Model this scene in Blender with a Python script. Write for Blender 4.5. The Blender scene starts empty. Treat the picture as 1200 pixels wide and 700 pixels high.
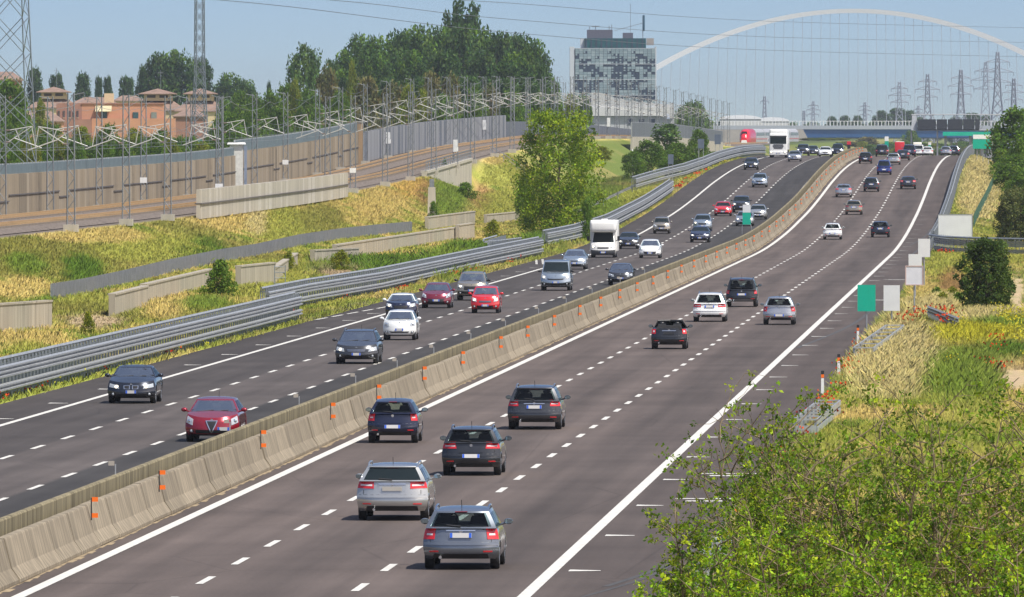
import bpy, math, random
import numpy as np
from mathutils import Vector, Matrix

random.seed(7)
RNG = np.random.default_rng(11)
scene = bpy.context.scene
COL = scene.collection
F = 13800.0                      # focal length in pixels of a 1200 px wide picture
PSI = math.atan(604.0 / F)       # the motorway runs along +Y, the camera looks a little to its left
CP, SP = math.cos(PSI), math.sin(PSI)
HC = 10.45                       # camera height over the near road


def at(x, y, D):
    """real-world point seen at (x, y) from the bridge at distance D"""
    c = (x - 600.0) * D / F
    return Vector((c * CP - D * SP, c * SP + D * CP, HC - (y - 150.0) * D / F))


def dist_for(u, x):
    """distance at which something standing at lateral offset u is seen at column x"""
    return u / ((x - 600.0) / F * CP - SP)


def smooth_table(pts, win=35.0):
    xs = np.array([p[0] for p in pts], float)
    ys = np.array([p[1] for p in pts], float)
    gx = np.arange(0, 9000, 5.0)
    gy = np.interp(gx, xs, ys)
    k = int(win / 5)
    ker = np.ones(2 * k + 1) / (2 * k + 1)
    pad = np.concatenate([np.full(k, gy[0]), gy, np.full(k, gy[-1])])
    gy = np.convolve(pad, ker, mode='valid')
    return lambda v: np.interp(v, gx, gy)


road_z = smooth_table([(0, 0), (985, 0), (1025, .13), (1073, .42), (1121, .82), (1157, 1.25), (1205, 1.78), (1253, 2.5), (1301, 3.29),
                       (1337, 3.96), (1373, 4.48), (1409, 4.99), (1457, 5.53), (1505, 5.92), (1550, 6.17), (1600, 6.37), (1650, 6.45),
                       (1700, 6.45), (1750, 6.35), (1850, 5.9), (2000, 5.1), (2300, 3), (2600, 1.5), (3000, 0), (9000, 0)], 25)
rail_z = smooth_table([(0, 3.3), (915, 3.4), (1119, 3.9), (1299, 5.1), (1400, 6.3), (1520, 7.5), (1804, 8.9), (2100, 8.6), (2700, 6.2),
                       (3600, 6), (9000, 5)], 60)
low_z = smooth_table([(0, .1), (1250, .1), (1400, 1.2), (1600, 3.0), (2000, 3.0), (2600, 1.0), (3200, 0), (9000, 0)], 40)
rlow_z = smooth_table([(0, 0), (1000, 0), (1150, .1), (1300, 1.0), (1450, 2.6), (1700, 4.0), (2000, 3.4), (2600, 1.0), (3200, 0), (9000, 0)], 40)


def terr_z(u, v):
    u = np.asarray(u, float)
    v = np.asarray(v, float)
    rz, tz, lz, rl = road_z(v), rail_z(v), low_z(v), rlow_z(v)
    knots = [-3000, -130, -84, -80.5, -66.9, -66.2, -58, -50, -41.5, -39.6, -38.8, -8.0, -7.2, -2.0, 8, 3000]
    far = np.clip((v - 2600) / 1500, 0, 1)
    left = 3.0 * (1 - far)
    cut = np.clip((v - 1300) / 95, 0, 1) * np.clip((1440 - v) / 38, 0, 1)      # the bank falls away beside the abutment
    vals = [left * 0.7, left, left, tz - .05, tz - .05, (tz - .25) * (1 - cut) + (lz + .9) * cut, lz + .35, lz, lz * .35 + rz * .65 - .12, rz - .02, rz - .03, rz - .03, rz - .06,
            rl * .8 + rz * .2, rl, rl * .4]
    vals = [np.broadcast_to(a, np.broadcast(u, v).shape) for a in vals]
    out = np.array(vals[-1], float)
    uu = np.broadcast_to(u, out.shape)
    for i in range(len(knots) - 1):
        m = (uu >= knots[i]) & (uu < knots[i + 1])
        t = (uu - knots[i]) / (knots[i + 1] - knots[i])
        out = np.where(m, vals[i] * (1 - t) + vals[i + 1] * t, out)
    return out


def ground_at(x, y, d0=150.0, d1=4000.0):
    """first point of the ground seen at (x, y)"""
    D = np.arange(d0, d1, 1.0)
    c = (x - 600.0) * D / F
    u, v, z = c * CP - D * SP, c * SP + D * CP, HC - (y - 150.0) * D / F
    hit = np.nonzero(z <= terr_z(u, v))[0]
    i = hit[0] if len(hit) else len(D) - 1
    return Vector((u[i], v[i], float(terr_z(u[i], v[i]))))


# ------------------------------------------------------------------ value noise
def _hash(ix, iy, seed):
    h = (ix.astype(np.int64) * 374761393 + iy.astype(np.int64) * 668265263 + seed * 1442695041) & 0x7fffffff
    h = ((h ^ (h >> 13)) * 1274126177) & 0x7fffffff
    return ((h ^ (h >> 16)) & 0xffff) / 65535.0


def vnoise(x, y, seed=0):
    x = np.asarray(x, float)
    y = np.asarray(y, float)
    ix, iy = np.floor(x), np.floor(y)
    fx, fy = x - ix, y - iy
    fx, fy = fx * fx * (3 - 2 * fx), fy * fy * (3 - 2 * fy)
    a, b = _hash(ix, iy, seed), _hash(ix + 1, iy, seed)
    c, d = _hash(ix, iy + 1, seed), _hash(ix + 1, iy + 1, seed)
    return (a * (1 - fx) + b * fx) * (1 - fy) + (c * (1 - fx) + d * fx) * fy


def fnoise(x, y, seed=0):
    return (vnoise(x, y, seed) * .5 + vnoise(x * 2.1, y * 2.1, seed + 1) * .3 + vnoise(x * 4.3, y * 4.3, seed + 2) * .2)


# ------------------------------------------------------------------ materials
MATS = {}


def new_mat(name):
    m = bpy.data.materials.new(name)
    m.use_nodes = True
    nt = m.node_tree
    b = nt.nodes['Principled BSDF']
    return m, nt, b


def mat(name, col, rough=.6, metal=0.0, coat=0.0, spec=.5, var=.12, scale=3.0, emit=0.0, streak=False, bump=0.0, objvar=0.0, alpha=1.0):
    """principled paint / stone / metal with a little procedural variation"""
    if name in MATS:
        return MATS[name]
    m, nt, b = new_mat(name)
    N, L = nt.nodes, nt.links
    b.inputs['Roughness'].default_value = rough
    b.inputs['Metallic'].default_value = metal
    b.inputs['Specular IOR Level'].default_value = spec
    b.inputs['Coat Weight'].default_value = coat
    b.inputs['Coat Roughness'].default_value = .06
    tc = N.new('ShaderNodeTexCoord')
    mp = N.new('ShaderNodeMapping')
    L.new(tc.outputs['Object'], mp.inputs['Vector'])
    if streak:
        mp.inputs['Scale'].default_value = (1, 1, .12)
    no = N.new('ShaderNodeTexNoise')
    no.inputs['Scale'].default_value = scale
    no.inputs['Detail'].default_value = 5
    L.new(mp.outputs['Vector'], no.inputs['Vector'])
    mr = N.new('ShaderNodeMapRange')
    mr.inputs['From Min'].default_value = .3
    mr.inputs['From Max'].default_value = .7
    mr.inputs['To Min'].default_value = 1 - var
    mr.inputs['To Max'].default_value = 1 + var
    L.new(no.outputs['Fac'], mr.inputs['Value'])
    val = mr.outputs['Result']
    if objvar:
        oi = N.new('ShaderNodeObjectInfo')
        m2 = N.new('ShaderNodeMapRange')
        m2.inputs['To Min'].default_value = 1 - objvar
        m2.inputs['To Max'].default_value = 1 + objvar
        L.new(oi.outputs['Random'], m2.inputs['Value'])
        mu = N.new('ShaderNodeMath')
        mu.operation = 'MULTIPLY'
        L.new(val, mu.inputs[0])
        L.new(m2.outputs['Result'], mu.inputs[1])
        val = mu.outputs[0]
    vm = N.new('ShaderNodeVectorMath')
    vm.operation = 'SCALE'
    vm.inputs[0].default_value = col[:3]
    L.new(val, vm.inputs['Scale'])
    L.new(vm.outputs['Vector'], b.inputs['Base Color'])
    if emit:
        b.inputs['Emission Color'].default_value = (*col[:3], 1)
        b.inputs['Emission Strength'].default_value = emit
    if bump:
        bp = N.new('ShaderNodeBump')
        bp.inputs['Strength'].default_value = bump
        bp.inputs['Distance'].default_value = .02
        L.new(no.outputs['Fac'], bp.inputs['Height'])
        L.new(bp.outputs['Normal'], b.inputs['Normal'])
    MATS[name] = m
    return m


def attr_mat(name, rough=.8, trans=.3, spec=.15, up=0.0):
    """leaf / grass material: colour of each blade from its own attribute"""
    if name in MATS:
        return MATS[name]
    m, nt, b = new_mat(name)
    N, L = nt.nodes, nt.links
    at_ = N.new('ShaderNodeAttribute')
    at_.attribute_name = 'leafcol'
    b.inputs['Roughness'].default_value = rough
    b.inputs['Specular IOR Level'].default_value = spec
    L.new(at_.outputs['Color'], b.inputs['Base Color'])
    if up:                      # blades of a lawn share the light of the slope they stand on
        ge = N.new('ShaderNodeNewGeometry')
        ma = N.new('ShaderNodeVectorMath')
        ma.operation = 'MULTIPLY_ADD'
        ma.inputs[1].default_value = (.35, .35, .35)
        ma.inputs[2].default_value = (0, 0, up)
        no_ = N.new('ShaderNodeVectorMath')
        no_.operation = 'NORMALIZE'
        L.new(ge.outputs['Normal'], ma.inputs[0])
        L.new(ma.outputs['Vector'], no_.inputs[0])
        L.new(no_.outputs['Vector'], b.inputs['Normal'])
    tr = N.new('ShaderNodeBsdfTranslucent')
    L.new(at_.outputs['Color'], tr.inputs['Color'])
    mx = N.new('ShaderNodeMixShader')
    mx.inputs['Fac'].default_value = trans
    L.new(b.outputs['BSDF'], mx.inputs[1])
    L.new(tr.outputs['BSDF'], mx.inputs[2])
    L.new(mx.outputs['Shader'], N['Material Output'].inputs['Surface'])
    MATS[name] = m
    return m


# ------------------------------------------------------------------ objects
def tag(o, label=None, cat=None, group=None, kind=None):
    if label:
        o['label'] = label
    if cat:
        o['category'] = cat
    if group:
        o['group'] = group
    if kind:
        o['kind'] = kind
    return o


def empty(name, loc, rz=0.0, label=None, cat=None, group=None):
    o = bpy.data.objects.new(name, None)
    o.empty_display_size = .3
    o.location = loc
    o.rotation_euler = (0, 0, rz)
    COL.objects.link(o)
    return tag(o, label, cat, group)


class MB:
    """collects shapes and links them as one mesh object"""

    def __init__(s):
        s.v, s.f, s.m = [], [], []

    def add(s, vs, fs, mi=0):
        b = len(s.v)
        s.v.extend([tuple(p) for p in vs])
        s.f.extend([tuple(i + b for i in f) for f in fs])
        s.m.extend([mi] * len(fs))
        return s

    def box(s, c, d, rz=0.0, mi=0, taper=1.0):
        x, y, z = d[0] / 2, d[1] / 2, d[2] / 2
        ca, sa = math.cos(rz), math.sin(rz)
        vs = []
        for (px, py, pz) in ((-x, -y, -z), (x, -y, -z), (x, y, -z), (-x, y, -z), (-x, -y, z), (x, -y, z), (x, y, z), (-x, y, z)):
            if pz > 0:
                px, py = px * taper, py * taper
            vs.append((c[0] + px * ca - py * sa, c[1] + px * sa + py * ca, c[2] + pz))
        return s.add(vs, ((0, 3, 2, 1), (4, 5, 6, 7), (0, 1, 5, 4), (1, 2, 6, 5), (2, 3, 7, 6), (3, 0, 4, 7)), mi)

    def tube(s, pts, r, n=6, mi=0, cap=True):
        pts = [Vector(p) for p in pts]
        rs = r if isinstance(r, (list, tuple)) else [r] * len(pts)
        rings = []
        for i, p in enumerate(pts):
            t = (pts[min(i + 1, len(pts) - 1)] - pts[max(i - 1, 0)])
            if t.length < 1e-9:
                t = Vector((0, 0, 1))
            t.normalize()
            a = t.cross(Vector((0, 0, 1)) if abs(t.z) < .9 else Vector((1, 0, 0))).normalized()
            b = t.cross(a)
            rings.append([p + (a * math.cos(2 * math.pi * k / n) + b * math.sin(2 * math.pi * k / n)) * rs[i] for k in range(n)])
        vs = [q for ring in rings for q in ring]
        fs = []
        for i in range(len(pts) - 1):
            for k in range(n):
                fs.append((i * n + k, i * n + (k + 1) % n, (i + 1) * n + (k + 1) % n, (i + 1) * n + k))
        if cap:
            fs.append(tuple(range(n))[::-1])
            fs.append(tuple((len(pts) - 1) * n + k for k in range(n)))
        return s.add(vs, fs, mi)

    def sweep(s, prof, path, mi=0, closed=False, side=None):
        """prof: list of (across, up); path: list of (u, v, z); across is to the right of travel"""
        n = len(prof)
        vs = []
        P = [Vector(p) for p in path]
        for i, p in enumerate(P):
            t = P[min(i + 1, len(P) - 1)] - P[max(i - 1, 0)]
            t.z = 0
            t.normalize()
            r = Vector((t.y, -t.x, 0))
            for (a, h) in prof:
                vs.append(p + r * a + Vector((0, 0, h)))
        fs = []
        kk = n if closed else n - 1
        for i in range(len(P) - 1):
            for k in range(kk):
                k2 = (k + 1) % n
                fs.append((i * n + k, i * n + k2, (i + 1) * n + k2, (i + 1) * n + k))
        if closed:
            fs.append(tuple(range(n))[::-1])
            fs.append(tuple((len(P) - 1) * n + k for k in range(n)))
        return s.add(vs, fs, mi)

    def grid(s, rows, mi=0):
        n = len(rows[0])
        vs = [p for r in rows for p in r]
        fs = []
        for i in range(len(rows) - 1):
            for k in range(n - 1):
                fs.append((i * n + k, i * n + k + 1, (i + 1) * n + k + 1, (i + 1) * n + k))
        return s.add(vs, fs, mi)

    def cyl(s, c, axis, r, h, n=20, mi=0, r2=None):
        """cylinder centred on c along axis 'x','y','z'"""
        r2 = r if r2 is None else r2
        vs = []
        for e, rr in ((-h / 2, r), (h / 2, r2)):
            for k in range(n):
                a = 2 * math.pi * k / n
                q, w = rr * math.cos(a), rr * math.sin(a)
                vs.append({'x': (c[0] + e, c[1] + q, c[2] + w), 'y': (c[0] + w, c[1] + e, c[2] + q), 'z': (c[0] + q, c[1] + w, c[2] + e)}[axis])
        fs = [(k, (k + 1) % n, n + (k + 1) % n, n + k) for k in range(n)]
        fs += [tuple(range(n))[::-1], tuple(range(n, 2 * n))]
        return s.add(vs, fs, mi)

    def ball(s, c, r, n=8, m=6, mi=0):
        rr = r if isinstance(r, (tuple, list)) else (r, r, r)
        rows = []
        for i in range(m + 1):
            a = math.pi * i / m
            rows.append([(c[0] + rr[0] * math.sin(a) * math.cos(2 * math.pi * k / n), c[1] + rr[1] * math.sin(a) * math.sin(2 * math.pi * k / n),
                          c[2] + rr[2] * math.cos(a)) for k in range(n + 1)])
        return s.grid(rows, mi)

    def mesh(s, name, mats, smooth=None, bevel=0):
        me = bpy.data.meshes.new(name)
        me.from_pydata(s.v, [], s.f)
        for m in (mats if isinstance(mats, (list, tuple)) else [mats]):
            me.materials.append(m)
        me.polygons.foreach_set('material_index', np.array(s.m, dtype=np.int32))
        me.validate(clean_customdata=False)
        me.update()
        if smooth is not None:
            me.polygons.foreach_set('use_smooth', np.ones(len(me.polygons), dtype=bool))
            me.set_sharp_from_angle(angle=math.radians(smooth))
        return me

    def build(s, name, mats, parent=None, smooth=None, loc=(0, 0, 0)):
        return link(name, s.mesh(name, mats, smooth), parent, loc)


def link(name, me, parent=None, loc=(0, 0, 0), rz=0.0):
    o = bpy.data.objects.new(name, me)
    o.location = loc
    o.rotation_euler = (0, 0, rz)
    if parent is not None:
        o.parent = parent
    COL.objects.link(o)
    return o


def recalc(me):
    import bmesh
    bm = bmesh.new()
    bm.from_mesh(me)
    bmesh.ops.recalc_face_normals(bm, faces=bm.faces)
    bm.to_mesh(me)
    bm.free()


def np_mesh(name, verts, quads, cols, material):
    """big mesh from numpy: verts (n,3), quads (m,k), cols per vertex (n,3)"""
    me = bpy.data.meshes.new(name)
    k = quads.shape[1]
    me.vertices.add(len(verts))
    me.vertices.foreach_set('co', verts.astype(np.float32).ravel())
    me.loops.add(quads.size)
    me.loops.foreach_set('vertex_index', quads.astype(np.int32).ravel())
    me.polygons.add(len(quads))
    me.polygons.foreach_set('loop_start', np.arange(0, quads.size, k, dtype=np.int32))
    if cols is not None:
        a = me.color_attributes.new('leafcol', 'FLOAT_COLOR', 'POINT')
        a.data.foreach_set('color', np.concatenate([cols, np.ones((len(cols), 1))], 1).astype(np.float32).ravel())
    me.materials.append(material)
    me.update(calc_edges=True)
    return me


def copy_thing(root, loc=None, rz=None, scale=None, label=None, group=None):
    r = root.copy()
    COL.objects.link(r)
    if loc is not None:
        r.location = loc
    if rz is not None:
        r.rotation_euler = (0, 0, rz)
    if scale is not None:
        r.scale = scale if isinstance(scale, (tuple, list)) else (scale,) * 3
    if label:
        r['label'] = label
    if group:
        r['group'] = group
    for ch in root.children:
        c = ch.copy()
        COL.objects.link(c)
        c.parent = r
        for g in ch.children:
            d = g.copy()
            COL.objects.link(d)
            d.parent = c
    return r


# ------------------------------------------------------------------ camera, light, sky, air
cam = bpy.data.cameras.new('camera')
cam.sensor_width = 36.0
cam.lens = 36.0 * F / 1200.0
cam.clip_start = 1.0
cam.clip_end = 30000.0
camo = bpy.data.objects.new('camera', cam)
camo.location = (0, 0, HC)
camo.rotation_euler = (math.radians(90) - math.atan(200.0 / F), 0, PSI)
COL.objects.link(camo)
scene.camera = camo

SUN_EL, SUN_AZ = math.radians(58), math.radians(128)      # azimuth clockwise from +Y: behind the camera's right shoulder
sd = Vector((math.sin(SUN_AZ) * math.cos(SUN_EL), math.cos(SUN_AZ) * math.cos(SUN_EL), math.sin(SUN_EL)))
sun = bpy.data.lights.new('sun', 'SUN')
sun.energy = 3.3
sun.angle = math.radians(.55)
sun.color = (1.0, .95, .87)
suno = bpy.data.objects.new('sun', sun)
suno.rotation_euler = sd.to_track_quat('Z', 'Y').to_euler()
suno.location = (60, -60, 300)
COL.objects.link(suno)

world = bpy.data.worlds.new('World')
scene.world = world
world.use_nodes = True
wn, wl = world.node_tree.nodes, world.node_tree.links
sky = wn.new('ShaderNodeTexSky')
sky.sky_type = 'NISHITA'
sky.sun_disc = False
sky.sun_elevation = SUN_EL
sky.sun_rotation = SUN_AZ
sky.altitude = 0
sky.air_density = 1.0
sky.dust_density = 1.6
sky.ozone_density = 2.0
gtc = wn.new('ShaderNodeTexCoord')
lift = wn.new('ShaderNodeVectorMath')
lift.operation = 'MULTIPLY_ADD'
lift.inputs[1].default_value = (1, 1, 7)
lift.inputs[2].default_value = (0, 0, .07)
nrm = wn.new('ShaderNodeVectorMath')
nrm.operation = 'NORMALIZE'
wl.new(gtc.outputs['Generated'], lift.inputs[0])
wl.new(lift.outputs['Vector'], nrm.inputs[0])
wl.new(nrm.outputs['Vector'], sky.inputs['Vector'])
bg = wn['Background']
wl.new(sky.outputs['Color'], bg.inputs['Color'])
bg.inputs['Strength'].default_value = .080

scene.view_settings.view_transform = 'Standard'
scene.view_settings.look = 'None'
scene.view_settings.exposure = 0.88
scene.view_settings.gamma = 1.0
scene.view_settings.use_curve_mapping = False
scene.cycles.max_bounces = 6
scene.cycles.diffuse_bounces = 2
scene.cycles.glossy_bounces = 3
scene.cycles.transmission_bounces = 2
scene.cycles.volume_bounces = 0
scene.cycles.transparent_max_bounces = 8
scene.cycles.use_denoising = True
scene.cycles.volume_step_rate = 10
# ------------------------------------------------------------------ ground colours and cover
def proj(u, v, z):
    cx = u * CP + v * SP
    D = -u * SP + v * CP
    return 600.0 + F * cx / D, 150.0 + F * (HC - z) / D


STRAW, PALE, GOLD = (.60, .46, .155), (.60, .50, .225), (.62, .41, .115)
LIME, GREEN, DEEP, OLIVE = (.36, .37, .07), (.16, .245, .03), (.085, .175, .016), (.25, .245, .055)
SOIL, RUST, YELLOW, BALLAST, FIELD = (.46, .34, .22), (.36, .21, .09), (.46, .43, .03), (.155, .13, .112), (.13, .19, .045)
PATCHES = [  # centre and half size as seen in the photograph, colour of the vegetation, its height in metres
    (60, 300, 130, 40, OLIVE, .4), (30, 312, 26, 14, GREEN, .5), (20, 340, 40, 15, STRAW, .4), (95, 318, 24, 20, DEEP, .7), (230, 294, 34, 16, DEEP, .8),
    (165, 290, 70, 22, LIME, .4), (110, 277, 70, 10, STRAW, .4), (270, 250, 45, 20, STRAW, .5), (335, 262, 40, 20, LIME, .5), (300, 258, 12, 20, PALE, .5),
    (375, 258, 30, 20, OLIVE, .4), (440, 242, 34, 22, STRAW, .6), (482, 218, 24, 16, GOLD, .5), (500, 228, 14, 16, RUST, .4), (475, 204, 40, 7, LIME, .5),
    (525, 232, 28, 26, GREEN, .5), (585, 205, 28, 14, LIME, .5), (566, 232, 18, 14, RUST, .3), (572, 186, 24, 8, STRAW, .4), (600, 240, 40, 20, LIME, .6),
    (455, 318, 95, 15, DEEP, 1.1), (560, 298, 45, 9, DEEP, 1.0), (520, 308, 30, 8, GREEN, 1.2), (400, 322, 30, 7, SOIL, .1), (450, 302, 60, 6, STRAW, .2), (560, 282, 25, 8, STRAW, .2), (345, 330, 14, 14, LIME, .6),
    (110, 378, 40, 10, SOIL, .1), (40, 398, 50, 14, STRAW, .4), (30, 412, 30, 8, LIME, .4), (190, 366, 26, 10, STRAW, .5), (240, 358, 30, 9, GREEN, .5), (290, 345, 30, 10, LIME, .5),
    (715, 238, 45, 26, GREEN, .7), (745, 232, 18, 18, LIME, .8), (640, 285, 30, 10, DEEP, .8), (810, 205, 40, 10, LIME, .6), (720, 190, 70, 30, GREEN, .6),
    (1040, 425, 55, 50, PALE, .8), (985, 435, 22, 50, LIME, .6), (1000, 400, 24, 16, LIME, .5), (1140, 397, 48, 11, YELLOW, .8), (1175, 384, 34, 8, GREEN, .7), (1130, 450, 50, 30, GREEN, .8), (1180, 418, 26, 9, DEEP, .7),
    (1188, 446, 26, 16, SOIL, .05), (1090, 362, 30, 14, PALE, .7), (1150, 375, 40, 8, PALE, .8), (1105, 312, 34, 26, LIME, .6), (1080, 340, 14, 20, STRAW, .5), (1115, 332, 20, 14, RUST, .3),
    (1146, 218, 28, 42, PALE, .6), (1112, 225, 10, 45, LIME, .5), (1192, 345, 14, 26, SOIL, .05), (1180, 205, 20, 12, GREEN, .5), (1170, 300, 30, 14, LIME, .5),
    (740, 155, 60, 12, STRAW, .3)]


def cover(u, v):
    """colour (n,3) and plant height (n,) of the ground cover at (u, v)"""
    u = np.asarray(u, float).ravel()
    v = np.asarray(v, float).ravel()
    z = terr_z(u, v)
    n1, n2, n3 = fnoise(u / 5, v / 16, 3), fnoise(u / 2.2, v / 6, 9), fnoise(u / 40, v / 60, 14)
    c = np.empty((len(u), 3))
    h = np.full(len(u), .35)

    def mix(w, col):
        w = np.clip(w, 0, 1)[:, None]
        c[:] = c * (1 - w) + np.array(col)[None] * w
    c[:] = LIME
    mix((n1 - .45) * 5, STRAW)
    mix(np.clip((u + 62.5) / -2.5, 0, 1) * (u > -67) * np.clip((n1 - .25) * 4, 0, .8), STRAW)
    mix((.45 - n2) * 5, GREEN)
    mix((n3 - .55) * 4, OLIVE)
    bed = (u > -80.6) & (u < -66.6)
    mix(bed * 1.0, BALLAST)
    mix((u < -82) * 1.0, FIELD)
    mix((u < -82) * np.clip((n3 - .4) * 4, 0, 1), LIME)
    mix(((v > 2700)) * 1.0, (.085, .11, .04))
    px, py = proj(u, v, z)
    wob = (n2 - .5) * 1.1
    for (x, y, rx, ry, col, hh) in PATCHES:
        d = np.sqrt(((px - x) / rx) ** 2 + ((py - y) / ry) ** 2)
        w = np.clip((1.15 + wob - d) * 2.2, 0, 1) * .9
        if x < 1000:
            w = w * ((u < -39.5) & ~bed & (v < 2600))
        else:
            w = w * ((u > -8.2) & (v < 2200))
        mix(w, col)
        h = h * (1 - w) + hh * w
    far_l = (u < -40) & (u > -66.5)
    mix(far_l * np.clip((v - 1450) / 150, 0, 1) * .85, (.13, .165, .04))
    mix(far_l * np.clip((v - 1450) / 150, 0, 1) * np.clip((n1 - .5) * 4, 0, .8), (.30, .25, .09))
    edge = np.clip(1 - np.abs(u + 39.4) / .65, 0, 1) + np.clip(1 - np.abs(u + 7.8) / .5, 0, 1)
    mix(edge * .75 * (n2 > .42), GREEN)
    mix(edge * .7 * (n2 <= .42), (.30, .25, .15))
    h = h * (1 - .3 * np.clip(edge, 0, 1))
    road = (u > -38.82) & (u < -7.9)
    mix(road * 1.0, (.1, .1, .1))
    h[bed] = 0
    h[road] = 0
    return c, h


def build_ground():
    us = np.concatenate([[-4000, -2000, -1000, -600, -400, -260, -190, -150, -130, -112, -100, -92, -86, -84, -82.2, -81, -80.5, -78], np.arange(-76, -68, 2),
                         np.arange(-67.2, -39.9, .7), [-39.6, -39.2, -38.85, -38.7, -30, -23.8, -15, -8.6, -8.0], np.arange(-7.5, 9, .7), [10, 13, 18, 26, 40, 70, 130, 260, 600, 1200, 2500, 4300]])
    vs = np.concatenate([np.arange(100, 1700, 2.5), np.arange(1700, 3000, 20), np.arange(3000, 14000, 350)])
    U, V = np.meshgrid(us, vs)
    Z = terr_z(U, V)
    c, _ = cover(U, V)
    nu, nv = len(us), len(vs)
    I = np.arange(nu * nv).reshape(nv, nu)
    q = np.stack([I[:-1, :-1], I[:-1, 1:], I[1:, 1:], I[1:, :-1]], -1).reshape(-1, 4)
    m, nt, b = new_mat('ground')
    N, L = nt.nodes, nt.links
    a = N.new('ShaderNodeAttribute')
    a.attribute_name = 'leafcol'
    tc = N.new('ShaderNodeTexCoord')
    no = N.new('ShaderNodeTexNoise')
    no.inputs['Scale'].default_value = 2.2
    no.inputs['Detail'].default_value = 8
    no.inputs['Roughness'].default_value = .7
    L.new(tc.outputs['Object'], no.inputs['Vector'])
    mr = N.new('ShaderNodeMapRange')
    mr.inputs['From Min'].default_value, mr.inputs['From Max'].default_value = .3, .7
    mr.inputs['To Min'].default_value, mr.inputs['To Max'].default_value = .6, 1.25
    L.new(no.outputs['Fac'], mr.inputs['Value'])
    vm = N.new('ShaderNodeVectorMath')
    vm.operation = 'SCALE'
    L.new(a.outputs['Color'], vm.inputs[0])
    L.new(mr.outputs['Result'], vm.inputs['Scale'])
    L.new(vm.outputs['Vector'], b.inputs['Base Color'])
    b.inputs['Roughness'].default_value = .95
    b.inputs['Specular IOR Level'].default_value = .1
    bp = N.new('ShaderNodeBump')
    bp.inputs['Strength'].default_value, bp.inputs['Distance'].default_value = .6, .15
    L.new(no.outputs['Fac'], bp.inputs['Height'])
    L.new(bp.outputs['Normal'], b.inputs['Normal'])
    o = link('ground', np_mesh('ground', np.stack([U, V, Z], -1).reshape(-1, 3), q, c, m))
    tag(o, kind='structure')


build_ground()
GRASSM = attr_mat('grass blades', .8, .15, .1, up=1.2)


def tuft_object(name, regions, seed, label=None, bias=1.0):
    """many separate blades of grass as one mesh; regions: (u0, u1, v0, v1, per square metre, blade width, height gain)"""
    rng = np.random.default_rng(seed)
    V, Q, C = [], [], []
    base = 0
    for (u0, u1, v0, v1, dens, bw, hg) in regions:
        n = int((u1 - u0) * (v1 - v0) * dens)
        u, v = rng.uniform(u0, u1, n), rng.uniform(v0, v1, n)
        c, h = cover(u, v)
        keep = h > .12
        u, v, c, h = u[keep], v[keep], c[keep], h[keep]
        n = len(u)
        z = terr_z(u, v) - .03
        h = h * hg * rng.uniform(.5, 1.35, n)
        c = c * rng.uniform(.90, 1.12, n)[:, None] * np.stack([rng.uniform(.94, 1.08, n), np.ones(n), rng.uniform(.8, 1.1, n)], 1) * bias
        for k in range(3):
            an = rng.uniform(0, math.pi, n)
            dx, dy = np.cos(an), np.sin(an)
            w = bw * rng.uniform(.6, 1.3, n)
            lx, ly = rng.normal(.08, .45, n) * h, rng.normal(-.1, .45, n) * h
            ox, oy = rng.normal(0, .12, n), rng.normal(0, .12, n)
            p0 = np.stack([u + ox - dx * w, v + oy - dy * w, z], 1)
            p1 = np.stack([u + ox + dx * w, v + oy + dy * w, z], 1)
            p2 = np.stack([u + ox + dx * w * .5 + lx, v + oy + dy * w * .5 + ly, z + h], 1)
            p3 = np.stack([u + ox - dx * w * .3 + lx * .9, v + oy - dy * w * .3 + ly * .9, z + h * rng.uniform(.8, 1, n)], 1)
            V.append(np.stack([p0, p1, p2, p3], 1).reshape(-1, 3))
            Q.append((np.arange(n * 4) + base).reshape(-1, 4))
            C.append(np.repeat(c, 4, 0))
            base += n * 4
    o = link(name, np_mesh(name, np.concatenate(V), np.concatenate(Q), np.clip(np.concatenate(C), .01, .8), GRASSM))
    tag(o, label, None, None, 'stuff')
    return o


tuft_object('meadow_grass', [(-66.4, -57, 480, 1500, 10, .032, .55), (-57, -39.9, 380, 900, 6, .03, .75), (-57, -39.9, 900, 1650, 4, .05, .85), (-100, -82, 800, 1500, 1.2, .1, 1.0), (-39.95, -38.85, 380, 1600, 6, .03, .75)], 5)
tuft_object('verge_grass', [(-7.9, 6, 240, 420, 22, .011, .8), (-7.9, 9, 420, 800, 20, .017, .75), (-8.1, 12, 800, 1650, 6, .04, .7)], 6)


def flowers(name, spots, seed, cols):
    """small blossoms: spots (u0,u1,v0,v1,n,zlo,zhi,size)"""
    rng = np.random.default_rng(seed)
    V, Q, C, base = [], [], [], 0
    for (u0, u1, v0, v1, n, z0, z1, sz) in spots:
        # blossoms grow in groups
        g = max(3, n // 14)
        gu, gv = rng.uniform(u0, u1, g), rng.uniform(v0, v1, g)
        k = rng.integers(0, g, n)
        u, v = gu[k] + rng.normal(0, .25, n), gv[k] + rng.normal(0, 1.5, n)
        z = terr_z(u, v) + rng.uniform(z0, z1, n)
        for a in range(2):
            an = rng.uniform(0, math.pi, n)
            d = np.stack([np.cos(an), np.sin(an), np.zeros(n)], 1) * sz
            e = np.stack([np.zeros(n), rng.normal(0, .5, n), np.ones(n)], 1) * sz
            p = np.stack([u, v, z], 1)
            V.append(np.stack([p - d, p - e, p + d, p + e], 1).reshape(-1, 3))
            Q.append((np.arange(n * 4) + base).reshape(-1, 4))
            C.append(np.repeat(np.array(cols)[rng.integers(0, len(cols), n)], 4, 0))
            base += n * 4
    tag(link(name, np_mesh(name, np.concatenate(V), np.concatenate(Q), np.concatenate(C), GRASSM)), kind='stuff')


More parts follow.
